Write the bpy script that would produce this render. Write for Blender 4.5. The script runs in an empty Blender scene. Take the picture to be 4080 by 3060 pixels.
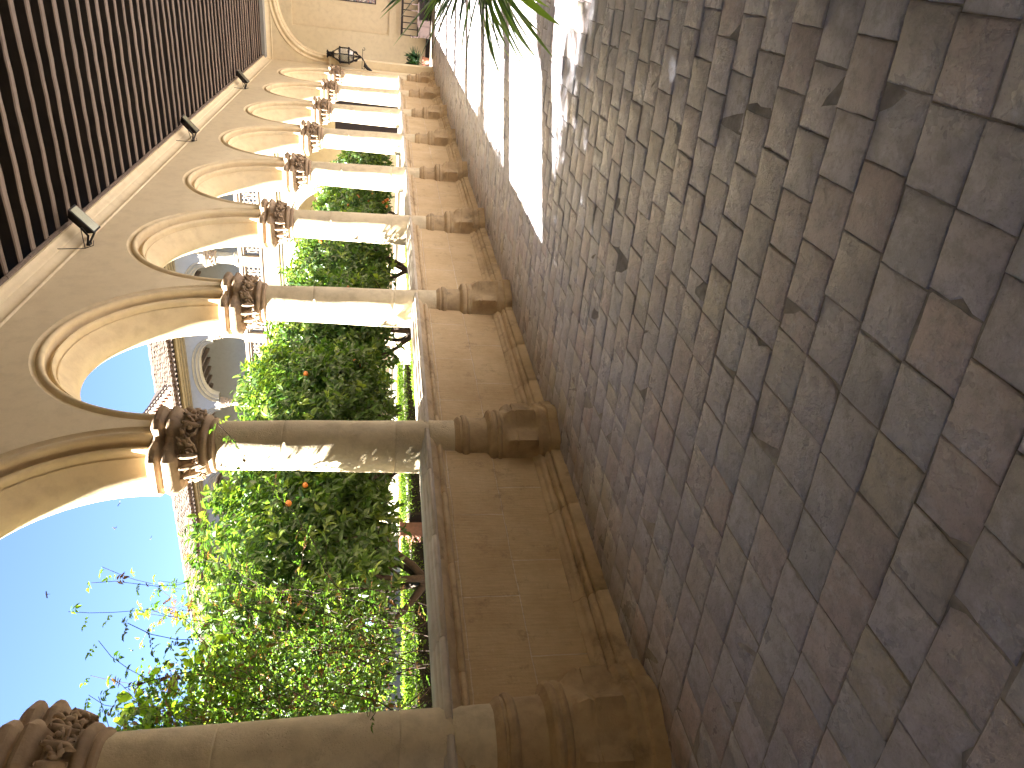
import bpy, math, random
import numpy as np
from mathutils import Vector, Matrix
random.seed(7); rng = np.random.default_rng(7)
sc = bpy.context.scene
col = sc.collection
R = math.radians; PI = math.pi

# ------------------------------------------------------------------ camera (a phone held sideways: world up points to image left)
CAM = Vector((-2.4425, -3.9673, 1.64))
cr = Vector((0.51765399, -0.85521316, 0.02539288)); cu = Vector((0.14527289, 0.11710297, 0.98243711)); cf = Vector((0.84316673, 0.50487359, -0.1848581))
cam_d = bpy.data.cameras.new('camera'); cam = bpy.data.objects.new('camera', cam_d); col.objects.link(cam)
cam.matrix_world = Matrix((( -cu.x, cr.x, -cf.x, CAM.x), (-cu.y, cr.y, -cf.y, CAM.y), (-cu.z, cr.z, -cf.z, CAM.z), (0, 0, 0, 1)))
cam_d.sensor_width = 36; cam_d.sensor_fit = 'HORIZONTAL'; cam_d.lens = 36 * 2846.07 / 4080
cam_d.clip_start = 0.05; cam_d.clip_end = 1000
sc.camera = cam

# ------------------------------------------------------------------ sky, sun, exposure
SUN = Vector((-0.8, 1.0, 0.952)).normalized()
w = bpy.data.worlds.new('World'); sc.world = w; w.use_nodes = True
nt = w.node_tree; nt.nodes.clear()
out = nt.nodes.new('ShaderNodeOutputWorld'); bg = nt.nodes.new('ShaderNodeBackground'); sky = nt.nodes.new('ShaderNodeTexSky')
sky.sky_type = 'NISHITA'; sky.sun_disc = False; sky.sun_elevation = math.asin(SUN.z); sky.sun_rotation = math.atan2(SUN.x, SUN.y)
sky.altitude = 300; sky.air_density = 0.27; sky.dust_density = 0.05; sky.ozone_density = 1.6
bg.inputs['Strength'].default_value = 0.05
nt.links.new(sky.outputs[0], bg.inputs[0]); nt.links.new(bg.outputs[0], out.inputs[0])
sd = bpy.data.lights.new('sun', 'SUN'); sun = bpy.data.objects.new('sun', sd); col.objects.link(sun)
sd.energy = 5.0; sd.angle = R(0.55); sd.color = (1.0, 0.95, 0.88)
sun.rotation_euler = (-SUN).to_track_quat('-Z', 'Y').to_euler(); sun.location = SUN * 60
vs = sc.view_settings; vs.view_transform = 'Standard'; vs.look = 'None'; vs.gamma = 1; vs.use_curve_mapping = False
vs.exposure = 4.25
try:
    sc.cycles.use_denoising = True; sc.cycles.max_bounces = 10; sc.cycles.diffuse_bounces = 7; sc.cycles.glossy_bounces = 3
    sc.cycles.transmission_bounces = 4; sc.cycles.caustics_reflective = False; sc.cycles.caustics_refractive = False
    sc.cycles.sample_clamp_indirect = 6
except Exception: pass

# ------------------------------------------------------------------ materials
def nodes_of(name):
    m = bpy.data.materials.new(name); m.use_nodes = True
    t = m.node_tree; b = t.nodes['Principled BSDF']
    return m, t, b
def N(t, kind, **kw):
    n = t.nodes.new(kind)
    for k, v in kw.items():
        if k in n.inputs: n.inputs[k].default_value = v
        else: setattr(n, k, v)
    return n
def L(t, a, b): t.links.new(a, b)
def mixc(t, fac, a, b, mode='MIX'):
    n = t.nodes.new('ShaderNodeMix'); n.data_type = 'RGBA'; n.blend_type = mode
    for s, v in ((n.inputs[0], fac), (n.inputs[6], a), (n.inputs[7], b)):
        if hasattr(v, 'links') or hasattr(v, 'is_output'): t.links.new(v, s)
        else: s.default_value = v if not isinstance(v, tuple) else (*v, 1)
    return n.outputs[2]
def ramp(t, v, p0, p1, c0=(0, 0, 0), c1=(1, 1, 1)):
    n = t.nodes.new('ShaderNodeValToRGB'); n.color_ramp.elements[0].position = p0; n.color_ramp.elements[1].position = p1
    n.color_ramp.elements[0].color = (*c0, 1); n.color_ramp.elements[1].color = (*c1, 1); t.links.new(v, n.inputs[0]); return n.outputs[0]
def noise(t, vec, scale, detail=4, rough=0.55):
    n = N(t, 'ShaderNodeTexNoise'); n.inputs['Scale'].default_value = scale; n.inputs['Detail'].default_value = detail; n.inputs['Roughness'].default_value = rough
    t.links.new(vec, n.inputs['Vector']); return n.outputs[0]
def bump(t, b, *layers):
    prev = None
    for h, dist, st in layers:
        n = t.nodes.new('ShaderNodeBump'); n.inputs['Distance'].default_value = dist; n.inputs['Strength'].default_value = st
        t.links.new(h, n.inputs['Height'])
        if prev is not None: t.links.new(prev, n.inputs['Normal'])
        prev = n.outputs[0]
    t.links.new(prev, b.inputs['Normal'])
def geo(t):
    return t.nodes.new('ShaderNodeNewGeometry').outputs['Position']
def stone(name, c1, c2, rough=0.85, big=1.2, fine=45, bstr=0.5, pits=0.0, stain_or_shade=None, soft=0.8):
    m, t, b = nodes_of(name); p = geo(t)
    n1 = noise(t, p, big, 6, 0.65); n2 = noise(t, p, fine, 5, 0.6); n3 = noise(t, p, 7, 5, 0.6)
    c = mixc(t, ramp(t, n1, 0.32, 0.68), c1, c2)
    c = mixc(t, ramp(t, n3, 0.45, 0.75), c, tuple(x * soft for x in c2))
    if stain_or_shade: c = mixc(t, ramp(t, noise(t, p, 2.6, 8, 0.75), 0.55, 0.72), c, stain_or_shade)
    c = mixc(t, 0.10, c, n2, 'MULTIPLY')
    L(t, c, b.inputs['Base Color']); b.inputs['Roughness'].default_value = rough
    lay = [(n3, 0.012, bstr), (n2, 0.004, bstr)]
    if pits > 0:
        v = N(t, 'ShaderNodeTexVoronoi'); v.inputs['Scale'].default_value = 26
        wv = t.nodes.new('ShaderNodeVectorMath'); wv.operation = 'ADD'; L(t, p, wv.inputs[0])
        nz = N(t, 'ShaderNodeTexNoise'); nz.inputs['Scale'].default_value = 9; L(t, p, nz.inputs['Vector']); L(t, nz.outputs[1], wv.inputs[1]); L(t, wv.outputs[0], v.inputs['Vector'])
        mk = ramp(t, noise(t, p, 3.0, 4, 0.6), 0.5, 0.62)
        mm = mixc(t, mk, (1, 1, 1), ramp(t, v.outputs['Distance'], 0.1, 0.45))
        lay.append((mm, 0.02, pits)); lay.append((noise(t, p, 18, 8, 0.75), 0.012, 0.7))
    bump(t, b, *lay)
    return m
def plain(name, c, rough=0.6, metal=0.0, var=0.25, scale=20, bs=0.2):
    m, t, b = nodes_of(name); p = geo(t); n = noise(t, p, scale, 4)
    L(t, mixc(t, ramp(t, n, 0.3, 0.7), c, tuple(x * (1 - var) for x in c)), b.inputs['Base Color'])
    b.inputs['Roughness'].default_value = rough; b.inputs['Metallic'].default_value = metal
    bump(t, b, (n, 0.004, bs)); return m
M = {}
M['plaster'] = stone('plaster', (0.82, 0.70, 0.475), (0.76, 0.635, 0.415), 0.9, 0.8, 60, 0.15, soft=0.93)
M['plaster_white'] = stone('pale_plaster', (0.36, 0.33, 0.25), (0.32, 0.29, 0.215), 0.9, 0.9, 50, 0.15, soft=0.93)
M['plaster_grey'] = stone('grey_plaster', (0.36, 0.36, 0.33), (0.335, 0.33, 0.30), 0.9, 0.6, 50, 0.1, soft=0.95)
M['arch'] = stone('arch_plaster', (0.80, 0.67, 0.43), (0.72, 0.58, 0.36), 0.88, 1.5, 60, 0.25, soft=0.9)
M['shaft'] = stone('limewashed_shaft', (0.76, 0.65, 0.44), (0.66, 0.55, 0.36), 0.85, 1.6, 60, 0.5, pits=0.55)
M['capital'] = stone('carved_stone', (0.46, 0.34, 0.22), (0.33, 0.235, 0.15), 0.9, 4, 60, 0.8, stain_or_shade=(0.16, 0.115, 0.08))
M['base'] = stone('base_stone', (0.56, 0.42, 0.24), (0.42, 0.30, 0.17), 0.9, 2.5, 50, 0.9, stain_or_shade=(0.15, 0.115, 0.07))
M['coping'] = stone('coping_marble', (0.60, 0.53, 0.42), (0.50, 0.42, 0.31), 0.6, 2, 40, 0.3)
M['mould'] = stone('moulding_stone', (0.62, 0.47, 0.28), (0.50, 0.37, 0.215), 0.85, 2.5, 50, 0.6, stain_or_shade=(0.2, 0.145, 0.085))
M['ochre'] = stone('ochre_stone', (0.30, 0.24, 0.13), (0.24, 0.20, 0.12), 0.85, 2.0, 40, 0.3, stain_or_shade=(0.3, 0.25, 0.14))
M['pinkstone'] = stone('pinkish_stone', (0.32, 0.25, 0.18), (0.26, 0.20, 0.14), 0.85, 2.0, 40, 0.3)
M['mortar'] = stone('mortar', (0.42, 0.40, 0.37), (0.22, 0.20, 0.18), 0.95, 6, 90, 0.9)
M['earth'] = stone('garden_earth', (0.12, 0.08, 0.05), (0.07, 0.05, 0.03), 0.95, 2, 20, 1.0)
M['gravel'] = stone('garden_path_gravel', (0.2, 0.17, 0.13), (0.15, 0.13, 0.10), 0.9, 2, 30, 0.5)
M['path'] = stone('pale_path', (0.34, 0.29, 0.23), (0.28, 0.24, 0.19), 0.9, 2, 30, 0.5)
M['iron'] = plain('black_iron', (0.015, 0.012, 0.011), 0.45, 0.6)
M['wood_dark'] = plain('dark_wood', (0.03, 0.016, 0.013), 0.5, 0, 0.4, 12)
M['terracotta'] = plain('terracotta', (0.30, 0.13, 0.085), 0.8, 0, 0.3, 14)
M['bark'] = plain('bark', (0.055, 0.038, 0.026), 0.95, 0, 0.5, 25, 1.0)
M['twig'] = plain('twig', (0.045, 0.028, 0.018), 0.9, 0, 0.4, 25)
M['orange'] = plain('orange_peel', (0.55, 0.17, 0.025), 0.5, 0, 0.3, 40)
M['cable'] = plain('cable', (0.03, 0.02, 0.015), 0.6)
M['bird'] = plain('bird_feathers', (0.03, 0.03, 0.04), 0.7)
M['limewash'] = stone('white_limewash', (0.86, 0.80, 0.66), (0.80, 0.73, 0.58), 0.9, 0.8, 60, 0.2)

def wood_mat():
    m, t, b = nodes_of('old_beam_wood'); p = geo(t)
    mp = N(t, 'ShaderNodeMapping'); mp.inputs['Scale'].default_value = (9, 0.7, 9); L(t, p, mp.inputs[0])
    n = noise(t, mp.outputs[0], 3.0, 8, 0.7); k = noise(t, p, 2.7, 3)
    c = mixc(t, ramp(t, n, 0.3, 0.75), (0.15, 0.112, 0.085), (0.27, 0.205, 0.16)); c = mixc(t, ramp(t, k, 0.6, 0.8), c, (0.20, 0.15, 0.10))
    at = N(t, 'ShaderNodeObjectInfo'); c = mixc(t, 0.5, c, ramp(t, at.outputs['Random'], 0, 1, (0.45, 0.42, 0.4), (1.0, 1.0, 1.0)), 'MULTIPLY')
    L(t, c, b.inputs['Base Color']); b.inputs['Roughness'].default_value = 0.75; bump(t, b, (n, 0.01, 0.6)); return m
M['beam'] = wood_mat()
M['stain_or_shade'] = plain('shade_darkened_wood', (0.022, 0.015, 0.010), 0.8, 0, 0.4, 8)  # darker beam wood: shade in the gaps is put into the colour
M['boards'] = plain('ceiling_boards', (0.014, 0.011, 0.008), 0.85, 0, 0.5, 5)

def ashlar_mat():
    m, t, b = nodes_of('ashlar_blocks'); p = geo(t)
    s = N(t, 'ShaderNodeSeparateXYZ'); L(t, p, s.inputs[0]); c = N(t, 'ShaderNodeCombineXYZ'); L(t, s.outputs[0], c.inputs[0]); L(t, s.outputs[2], c.inputs[1])
    nz = N(t, 'ShaderNodeTexNoise'); nz.inputs['Scale'].default_value = 5; L(t, p, nz.inputs['Vector'])
    vm = t.nodes.new('ShaderNodeVectorMath'); vm.operation = 'MULTIPLY_ADD'; L(t, nz.outputs[1], vm.inputs[0]); vm.inputs[1].default_value = (0.02, 0.02, 0); L(t, c.outputs[0], vm.inputs[2])
    ad = t.nodes.new('ShaderNodeVectorMath'); ad.operation = 'ADD'; L(t, vm.outputs[0], ad.inputs[0]); ad.inputs[1].default_value = (0.31, 0.20, 0)
    br = N(t, 'ShaderNodeTexBrick'); L(t, ad.outputs[0], br.inputs['Vector'])
    br.inputs['Scale'].default_value = 1; br.inputs['Mortar Size'].default_value = 0.005; br.inputs['Mortar Smooth'].default_value = 0.3; br.inputs['Brick Width'].default_value = 0.86; br.inputs['Row Height'].default_value = 0.41
    br.inputs['Color1'].default_value = (0.72, 0.55, 0.32, 1); br.inputs['Color2'].default_value = (0.67, 0.50, 0.285, 1); br.inputs['Mortar'].default_value = (0.86, 0.76, 0.58, 1); br.offset = 0.4
    n = noise(t, p, 2.2, 8, 0.7); mp = N(t, 'ShaderNodeMapping'); mp.inputs['Scale'].default_value = (60, 60, 6); L(t, p, mp.inputs[0]); n2 = noise(t, mp.outputs[0], 1.0, 4)
    k = mixc(t, ramp(t, n, 0.35, 0.72), br.outputs[0], (0.56, 0.39, 0.205)); k = mixc(t, ramp(t, noise(t, p, 5.5, 8, 0.8), 0.56, 0.70), k, (0.42, 0.30, 0.17)); k = mixc(t, ramp(t, noise(t, p, 30, 6, 0.8), 0.60, 0.72), k, (0.74, 0.60, 0.40)); k = mixc(t, 0.30, k, n2, 'MULTIPLY')
    L(t, k, b.inputs['Base Color']); b.inputs['Roughness'].default_value = 0.88
    inv = N(t, 'ShaderNodeMath'); inv.operation = 'SUBTRACT'; inv.inputs[0].default_value = 1; L(t, br.outputs['Fac'], inv.inputs[1])
    bump(t, b, (inv.outputs[0], 0.006, 0.9), (n2, 0.006, 0.7), (noise(t, p, 12, 8, 0.75), 0.012, 0.6)); return m
M['ashlar'] = ashlar_mat()

def brick_mat():
    m, t, b = nodes_of('worn_clay_brick'); p = geo(t)
    a = N(t, 'ShaderNodeAttribute'); a.attribute_name = 'tint'
    n1 = noise(t, p, 14, 7, 0.7); n2 = noise(t, p, 90, 5, 0.7); n3 = noise(t, p, 2.2, 5, 0.65)
    c = mixc(t, 0.35, a.outputs[0], (0.43, 0.405, 0.45)); c = mixc(t, ramp(t, n1, 0.45, 0.62), c, mixc(t, 0.6, c, (0.24, 0.228, 0.235)))
    n4 = noise(t, p, 5.5, 8, 0.78); c = mixc(t, ramp(t, n4, 0.52, 0.66), c, mixc(t, 0.6, c, (0.60, 0.60, 0.68)))
    c = mixc(t, ramp(t, n3, 0.48, 0.70), c, mixc(t, 0.45, c, (0.52, 0.54, 0.62)))
    sp = ramp(t, n2, 0.28, 0.40); c = mixc(t, sp, mixc(t, 0.45, c, (0.05, 0.04, 0.035)), c)
    L(t, c, b.inputs['Base Color'])
    L(t, ramp(t, n3, 0.38, 0.62, (0.42,) * 3, (0.24,) * 3), b.inputs['Roughness']); b.inputs['Specular IOR Level'].default_value = 0.85
    pit = ramp(t, noise(t, p, 38, 6, 0.75), 0.40, 0.56)
    bump(t, b, (n4, 0.02, 0.5), (n1, 0.012, 0.6), (pit, 0.004, 0.6), (n2, 0.004, 0.7)); return m
M['brick'] = brick_mat()

def tile_mat():
    m, t, b = nodes_of('roof_tile'); p = geo(t); n = noise(t, p, 9, 6, 0.7); n2 = noise(t, p, 45, 5, 0.7)
    c = mixc(t, ramp(t, n, 0.35, 0.65), (0.17, 0.125, 0.09), (0.13, 0.10, 0.075)); c = mixc(t, ramp(t, n2, 0.5, 0.7), c, (0.22, 0.16, 0.11))
    L(t, c, b.inputs['Base Color']); b.inputs['Roughness'].default_value = 0.9; bump(t, b, (n2, 0.02, 0.8)); return m
M['tile'] = tile_mat()

def leaf_mat(name, gloss=0.38, trans=0.45):
    m, t, b = nodes_of(name); a = N(t, 'ShaderNodeAttribute'); a.attribute_name = 'tint'
    L(t, a.outputs[0], b.inputs['Base Color']); b.inputs['Roughness'].default_value = gloss
    tr = N(t, 'ShaderNodeBsdfTranslucent'); mx = N(t, 'ShaderNodeMixShader'); mx.inputs[0].default_value = trans
    L(t, mixc(t, 1.0, a.outputs[0], (1.7, 1.9, 0.55), 'MULTIPLY'), tr.inputs[0])
    o = t.nodes['Material Output']; L(t, b.outputs[0], mx.inputs[1]); L(t, tr.outputs[0], mx.inputs[2]); L(t, mx.outputs[0], o.inputs[0]); return m
M['leaf'] = leaf_mat('citrus_leaf'); M['vine_leaf'] = leaf_mat('vine_leaf', 0.55, 0.5); M['hedge_leaf'] = leaf_mat('hedge_leaf', 0.6, 0.5); M['strap_leaf'] = leaf_mat('strap_leaf', 0.35, 0.3)
def glass_mat():
    m, t, b = nodes_of('lamp_glass'); b.inputs['Base Color'].default_value = (0.75, 0.72, 0.6, 1); b.inputs['Roughness'].default_value = 0.25; b.inputs['Transmission Weight'].default_value = 0.75; return m
M['glass'] = glass_mat()
def lens_mat():
    m, t, b = nodes_of('floodlight_reflector'); b.inputs['Base Color'].default_value = (0.36, 0.38, 0.32, 1); b.inputs['Metallic'].default_value = 0.9; b.inputs['Roughness'].default_value = 0.18; return m
M['lens'] = lens_mat()
def painting_mat():
    m, t, b = nodes_of('painted_tiles'); p = geo(t)
    n = noise(t, p, 6, 2); r = t.nodes.new('ShaderNodeValToRGB'); r.color_ramp.interpolation = 'CONSTANT'
    e = r.color_ramp.elements; e[0].color = (0.75, 0.72, 0.62, 1); e[1].position = 0.62; e[1].color = (0.06, 0.05, 0.07, 1)
    for pos, c in ((0.42, (0.07, 0.07, 0.10, 1)), (0.46, (0.5, 0.5, 0.46, 1)), (0.50, (0.10, 0.13, 0.25, 1)), (0.54, (0.5, 0.2, 0.08, 1)), (0.57, (0.45, 0.44, 0.40, 1))):
        q = e.new(pos); q.color = c
    L(t, n, r.inputs[0]); L(t, r.outputs[0], b.inputs['Base Color']); b.inputs['Roughness'].default_value = 0.3; return m
M['painting'] = painting_mat()

# ------------------------------------------------------------------ mesh helpers
class MB:
    def __init__(s): s.v = []; s.f = []; s.c = None; s.n = 0
    def add(s, v, f):
        v = [tuple(map(float, q)) for q in v]; o = s.n; s.v += v; s.n += len(v); s.f += [tuple(i + o for i in q) for q in f]
    def box(s, x0, x1, y0, y1, z0, z1):
        s.add([(x0, y0, z0), (x1, y0, z0), (x1, y1, z0), (x0, y1, z0), (x0, y0, z1), (x1, y0, z1), (x1, y1, z1), (x0, y1, z1)],
              [(0, 3, 2, 1), (4, 5, 6, 7), (0, 1, 5, 4), (1, 2, 6, 5), (2, 3, 7, 6), (3, 0, 4, 7)])
    def grid(s, P, closed_u=False, closed_v=False, flip=False):
        P = np.asarray(P, float); nu, nv = P.shape[:2]; F = []
        for i in range(nu if closed_u else nu - 1):
            for j in range(nv if closed_v else nv - 1):
                a, b_, c, d = i * nv + j, ((i + 1) % nu) * nv + j, ((i + 1) % nu) * nv + (j + 1) % nv, i * nv + (j + 1) % nv
                F.append((a, d, c, b_) if flip else (a, b_, c, d))
        s.add(P.reshape(-1, 3), F)
    def tube(s, pts, rad, n=8, caps=True):
        pts = [Vector(p) for p in pts]; k = len(pts)
        if not hasattr(rad, '__len__'): rad = [rad] * k
        t0 = (pts[1] - pts[0]).normalized(); ref = Vector((0, 0, 1)) if abs(t0.z) < 0.9 else Vector((1, 0, 0)); u = t0.cross(ref).normalized(); rows = []
        for i in range(k):
            t = (pts[min(i + 1, k - 1)] - pts[max(i - 1, 0)]).normalized(); u = (u - t * u.dot(t)).normalized(); w_ = t.cross(u)
            rows.append([tuple(pts[i] + (u * math.cos(2 * PI * j / n) + w_ * math.sin(2 * PI * j / n)) * rad[i]) for j in range(n)])
        o = s.n; s.grid(rows, closed_v=True, flip=True)
        if caps: s.f.append(tuple(o + j for j in range(n))); s.f.append(tuple(o + (k - 1) * n + j for j in reversed(range(n))))
    def lathe(s, prof, n=32, cx=0, cy=0, fn=None):
        rows = [[(cx + (fn(r, z, 2 * PI * j / n) if fn else r) * math.cos(2 * PI * j / n), cy + (fn(r, z, 2 * PI * j / n) if fn else r) * math.sin(2 * PI * j / n), z) for j in range(n)] for r, z in prof]
        s.grid(rows, closed_v=True, flip=True)
    def ball(s, c, r, n=8, sq=(1, 1, 1)):
        rows = [[(c[0] + r * sq[0] * math.sin(PI * i / n) * math.cos(2 * PI * j / (2 * n)), c[1] + r * sq[1] * math.sin(PI * i / n) * math.sin(2 * PI * j / (2 * n)), c[2] + r * sq[2] * math.cos(PI * i / n)) for j in range(2 * n)] for i in range(n + 1)]
        s.grid(rows, closed_v=True)
    def build(s, name, mat, parent=None, smooth=False, auto=None, bevel=None, loc=None):
        me = bpy.data.meshes.new(name); me.from_pydata(s.v, [], s.f); me.update()
        ob = bpy.data.objects.new(name, me); col.objects.link(ob); me.materials.append(mat)
        if parent: ob.parent = parent
        if loc: ob.location = loc
        if auto is not None: me.shade_auto_smooth(angle=R(auto)) if hasattr(me, 'shade_auto_smooth') else None
        if smooth or auto is not None:
            me.polygons.foreach_set('use_smooth', [True] * len(me.polygons))
            if auto is not None:
                md = ob.modifiers.new('edge', 'EDGE_SPLIT'); md.split_angle = R(auto)
        if bevel: md = ob.modifiers.new('bevel', 'BEVEL'); md.width = bevel; md.segments = 2; md.limit_method = 'ANGLE'
        return ob
def from_np(name, V, F, mat, parent=None, tint=None, nper=4, smooth=False):
    """V (n,3), F (m,k) arrays; tint (n,3) per vertex colour"""
    me = bpy.data.meshes.new(name); V = np.ascontiguousarray(V, np.float32); F = np.ascontiguousarray(F, np.int32); k = F.shape[1]
    me.vertices.add(len(V)); me.vertices.foreach_set('co', V.ravel()); me.loops.add(F.size); me.loops.foreach_set('vertex_index', F.ravel())
    me.polygons.add(len(F)); me.polygons.foreach_set('loop_start', np.arange(0, F.size, k, dtype=np.int32)); me.polygons.foreach_set('loop_total', np.full(len(F), k, np.int32))
    if smooth: me.polygons.foreach_set('use_smooth', np.ones(len(F), bool))
    me.update(calc_edges=True); me.validate()
    if tint is not None:
        a = me.color_attributes.new('tint', 'FLOAT_COLOR', 'POINT'); c = np.ones((len(V), 4), np.float32); c[:, :3] = tint; a.data.foreach_set('color', c.ravel())
    me.materials.append(mat); ob = bpy.data.objects.new(name, me); col.objects.link(ob)
    if parent: ob.parent = parent
    return ob
def tag(o, label=None, cat=None, group=None, kind=None):
    for k, v in (('label', label), ('category', cat), ('group', group), ('kind', kind)):
        if v: o[k] = v
    return o
def thing(name, label, cat, loc=(0, 0, 0), group=None, rz=0.0):
    o = bpy.data.objects.new(name, None); col.objects.link(o); o.location = loc; o.rotation_euler = (0, 0, rz); o.empty_display_size = 0.2
    return tag(o, label, cat, group)
def dup(root, loc, label=None, rz=None):
    r = root.copy(); col.objects.link(r); r.location = loc
    if label: r['label'] = label
    if rz is not None: r.rotation_euler = (0, 0, rz)
    for ch in [c for c in bpy.data.objects if c.parent == root]:
        d = ch.copy(); col.objects.link(d); d.parent = r
        for g in [c for c in bpy.data.objects if c.parent == ch]:
            e = g.copy(); col.objects.link(e); e.parent = d
    return r
def leaves(P, D, Nn, ln, wd, fold=0.25, curl=0.15):
    """leaf blades: base P, direction D, normal Nn, length ln, width wd (arrays) -> V,F ; 8 verts, 4 quads"""
    P = np.asarray(P); D = D / np.linalg.norm(D, axis=1, keepdims=True); S = np.cross(D, Nn); S /= np.linalg.norm(S, axis=1, keepdims=True) + 1e-9; U = np.cross(S, D)
    ln = ln[:, None]; wd = wd[:, None]
    b = P; m1 = P + D * ln * 0.35; m2 = P + D * ln * 0.7 - U * ln * curl * 0.35; t = P + D * ln - U * ln * curl
    l1 = m1 + S * wd * 0.5 + U * wd * fold; r1 = m1 - S * wd * 0.5 + U * wd * fold; l2 = m2 + S * wd * 0.36 + U * wd * fold; r2 = m2 - S * wd * 0.36 + U * wd * fold
    V = np.stack([b, l1, l2, t, m2, m1, r1, r2], 1).reshape(-1, 3); n = len(P)
    f = np.array([[0, 1, 2, 5], [5, 2, 3, 4], [0, 5, 7, 6], [5, 4, 3, 7]]); f = np.array([[0, 1, 5, 5], [1, 2, 4, 5], [2, 3, 4, 4], [0, 5, 6, 6], [5, 4, 7, 6], [4, 3, 7, 7]])
    quads = np.array([[1, 2, 4, 5], [5, 4, 7, 6]]); tris = np.array([[0, 1, 5], [2, 3, 4], [0, 5, 6], [4, 3, 7]])
    off = (np.arange(n) * 8)[:, None, None]
    T = np.concatenate([tris, np.array([[1, 2, 4], [1, 4, 5], [5, 4, 7], [5, 7, 6]])])
    return V, (T[None] + off).reshape(-1, 3)
def rndunit(n):
    v = rng.normal(size=(n, 3)); return v / np.linalg.norm(v, axis=1, keepdims=True)

S3 = 3.0; ZS = 3.51; YF = -0.22; YO = 0.35; ZC = 5.66; YW = -4.66
X0, X1 = -6.5, 24.0

# ------------------------------------------------------------------ floor of bricks (real bricks, each slightly tilted)
def brick_floor():
    Vs = []; Ts = []; Fs = []; o = 0; SK = 0.113
    pal = np.array([(0.43, 0.395, 0.43), (0.425, 0.405, 0.45), (0.42, 0.41, 0.465), (0.47, 0.395, 0.385), (0.40, 0.405, 0.46), (0.46, 0.43, 0.39), (0.38, 0.395, 0.43), (0.49, 0.385, 0.365)])
    K = 5; NP = 4 * K
    u = X0 - 0.5; ri = 0
    while u < 27.9:
        wd = 0.2425 + rng.uniform(-0.004, 0.004); v = YW + (0.12 if ri % 2 else 0) + rng.uniform(-0.012, 0.012) - 0.2
        while v < -0.2:
            ln = 0.243 + rng.uniform(-0.005, 0.005)
            if rng.random() < 0.02: ln *= 0.55
            g = 0.0022; cs = np.array([(u + g, v + g), (u + wd - g, v + g), (u + wd - g, v + ln - g), (u + g, v + ln - g)]) + rng.uniform(-0.003, 0.003, (4, 2)); v += ln
            per = np.concatenate([cs[q] + (cs[(q + 1) % 4] - cs[q]) * (np.arange(K) / K)[:, None] for q in range(4)]); per += rng.normal(0, 0.0011, per.shape)
            if rng.random() < 0.10: q = rng.integers(NP); per[q] += (cs.mean(0) - per[q]) * rng.uniform(0.06, 0.2)
            per[:, 0] -= SK * (per[:, 1] + 2.7); ctr = per.mean(0)
            h = rng.uniform(-0.004, 0.004); tx, ty = rng.normal(0, 0.011), rng.normal(0, 0.011); be = 0.004 + rng.uniform(0, 0.003)
            zt = h + (per[:, 0] - ctr[0]) * tx + (per[:, 1] - ctr[1]) * ty; dv = ctr - per; inn = per + dv / np.linalg.norm(dv, axis=1, keepdims=True) * be * 1.3
            V_ = np.vstack([np.column_stack([inn, zt]), np.column_stack([per, zt - be * 0.8]), np.column_stack([per, np.full(NP, -0.03)]), [[ctr[0], ctr[1], h + rng.uniform(-0.0015, 0.0012)]]])
            for a_ in range(NP):
                b_ = (a_ + 1) % NP; Fs += [(o + a_, o + b_, o + 3 * NP), (o + NP + a_, o + NP + b_, o + b_), (o + NP + a_, o + b_, o + a_), (o + 2 * NP + a_, o + 2 * NP + b_, o + NP + b_), (o + 2 * NP + a_, o + NP + b_, o + NP + a_)]
            Vs.append(V_); o += len(V_); t = pal[rng.integers(len(pal))] * rng.uniform(0.78, 1.2)
            if rng.random() < 0.05: t = np.array((0.46, 0.42, 0.31)) * rng.uniform(0.8, 1.1)
            Ts.append(np.tile(t, (len(V_), 1)))
        u += wd; ri += 1
    return np.vstack(Vs), np.array(Fs), np.vstack(Ts)
V, F, T = brick_floor()
tag(from_np('brick_floor', V, F, M['brick'], None, T), kind='structure')
m = MB(); nx = 260
P = [[(X0 + (27.6 - X0) * i / nx, YW + (0.3 - YW) * j / 60, -0.0058 + 0.0028 * math.sin(i * 1.7 + j) * math.cos(j * 2.3 + i)) for j in range(61)] for i in range(nx + 1)]
m.grid(P); tag(m.build('floor_mortar', M['mortar'], smooth=True), kind='structure')

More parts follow.
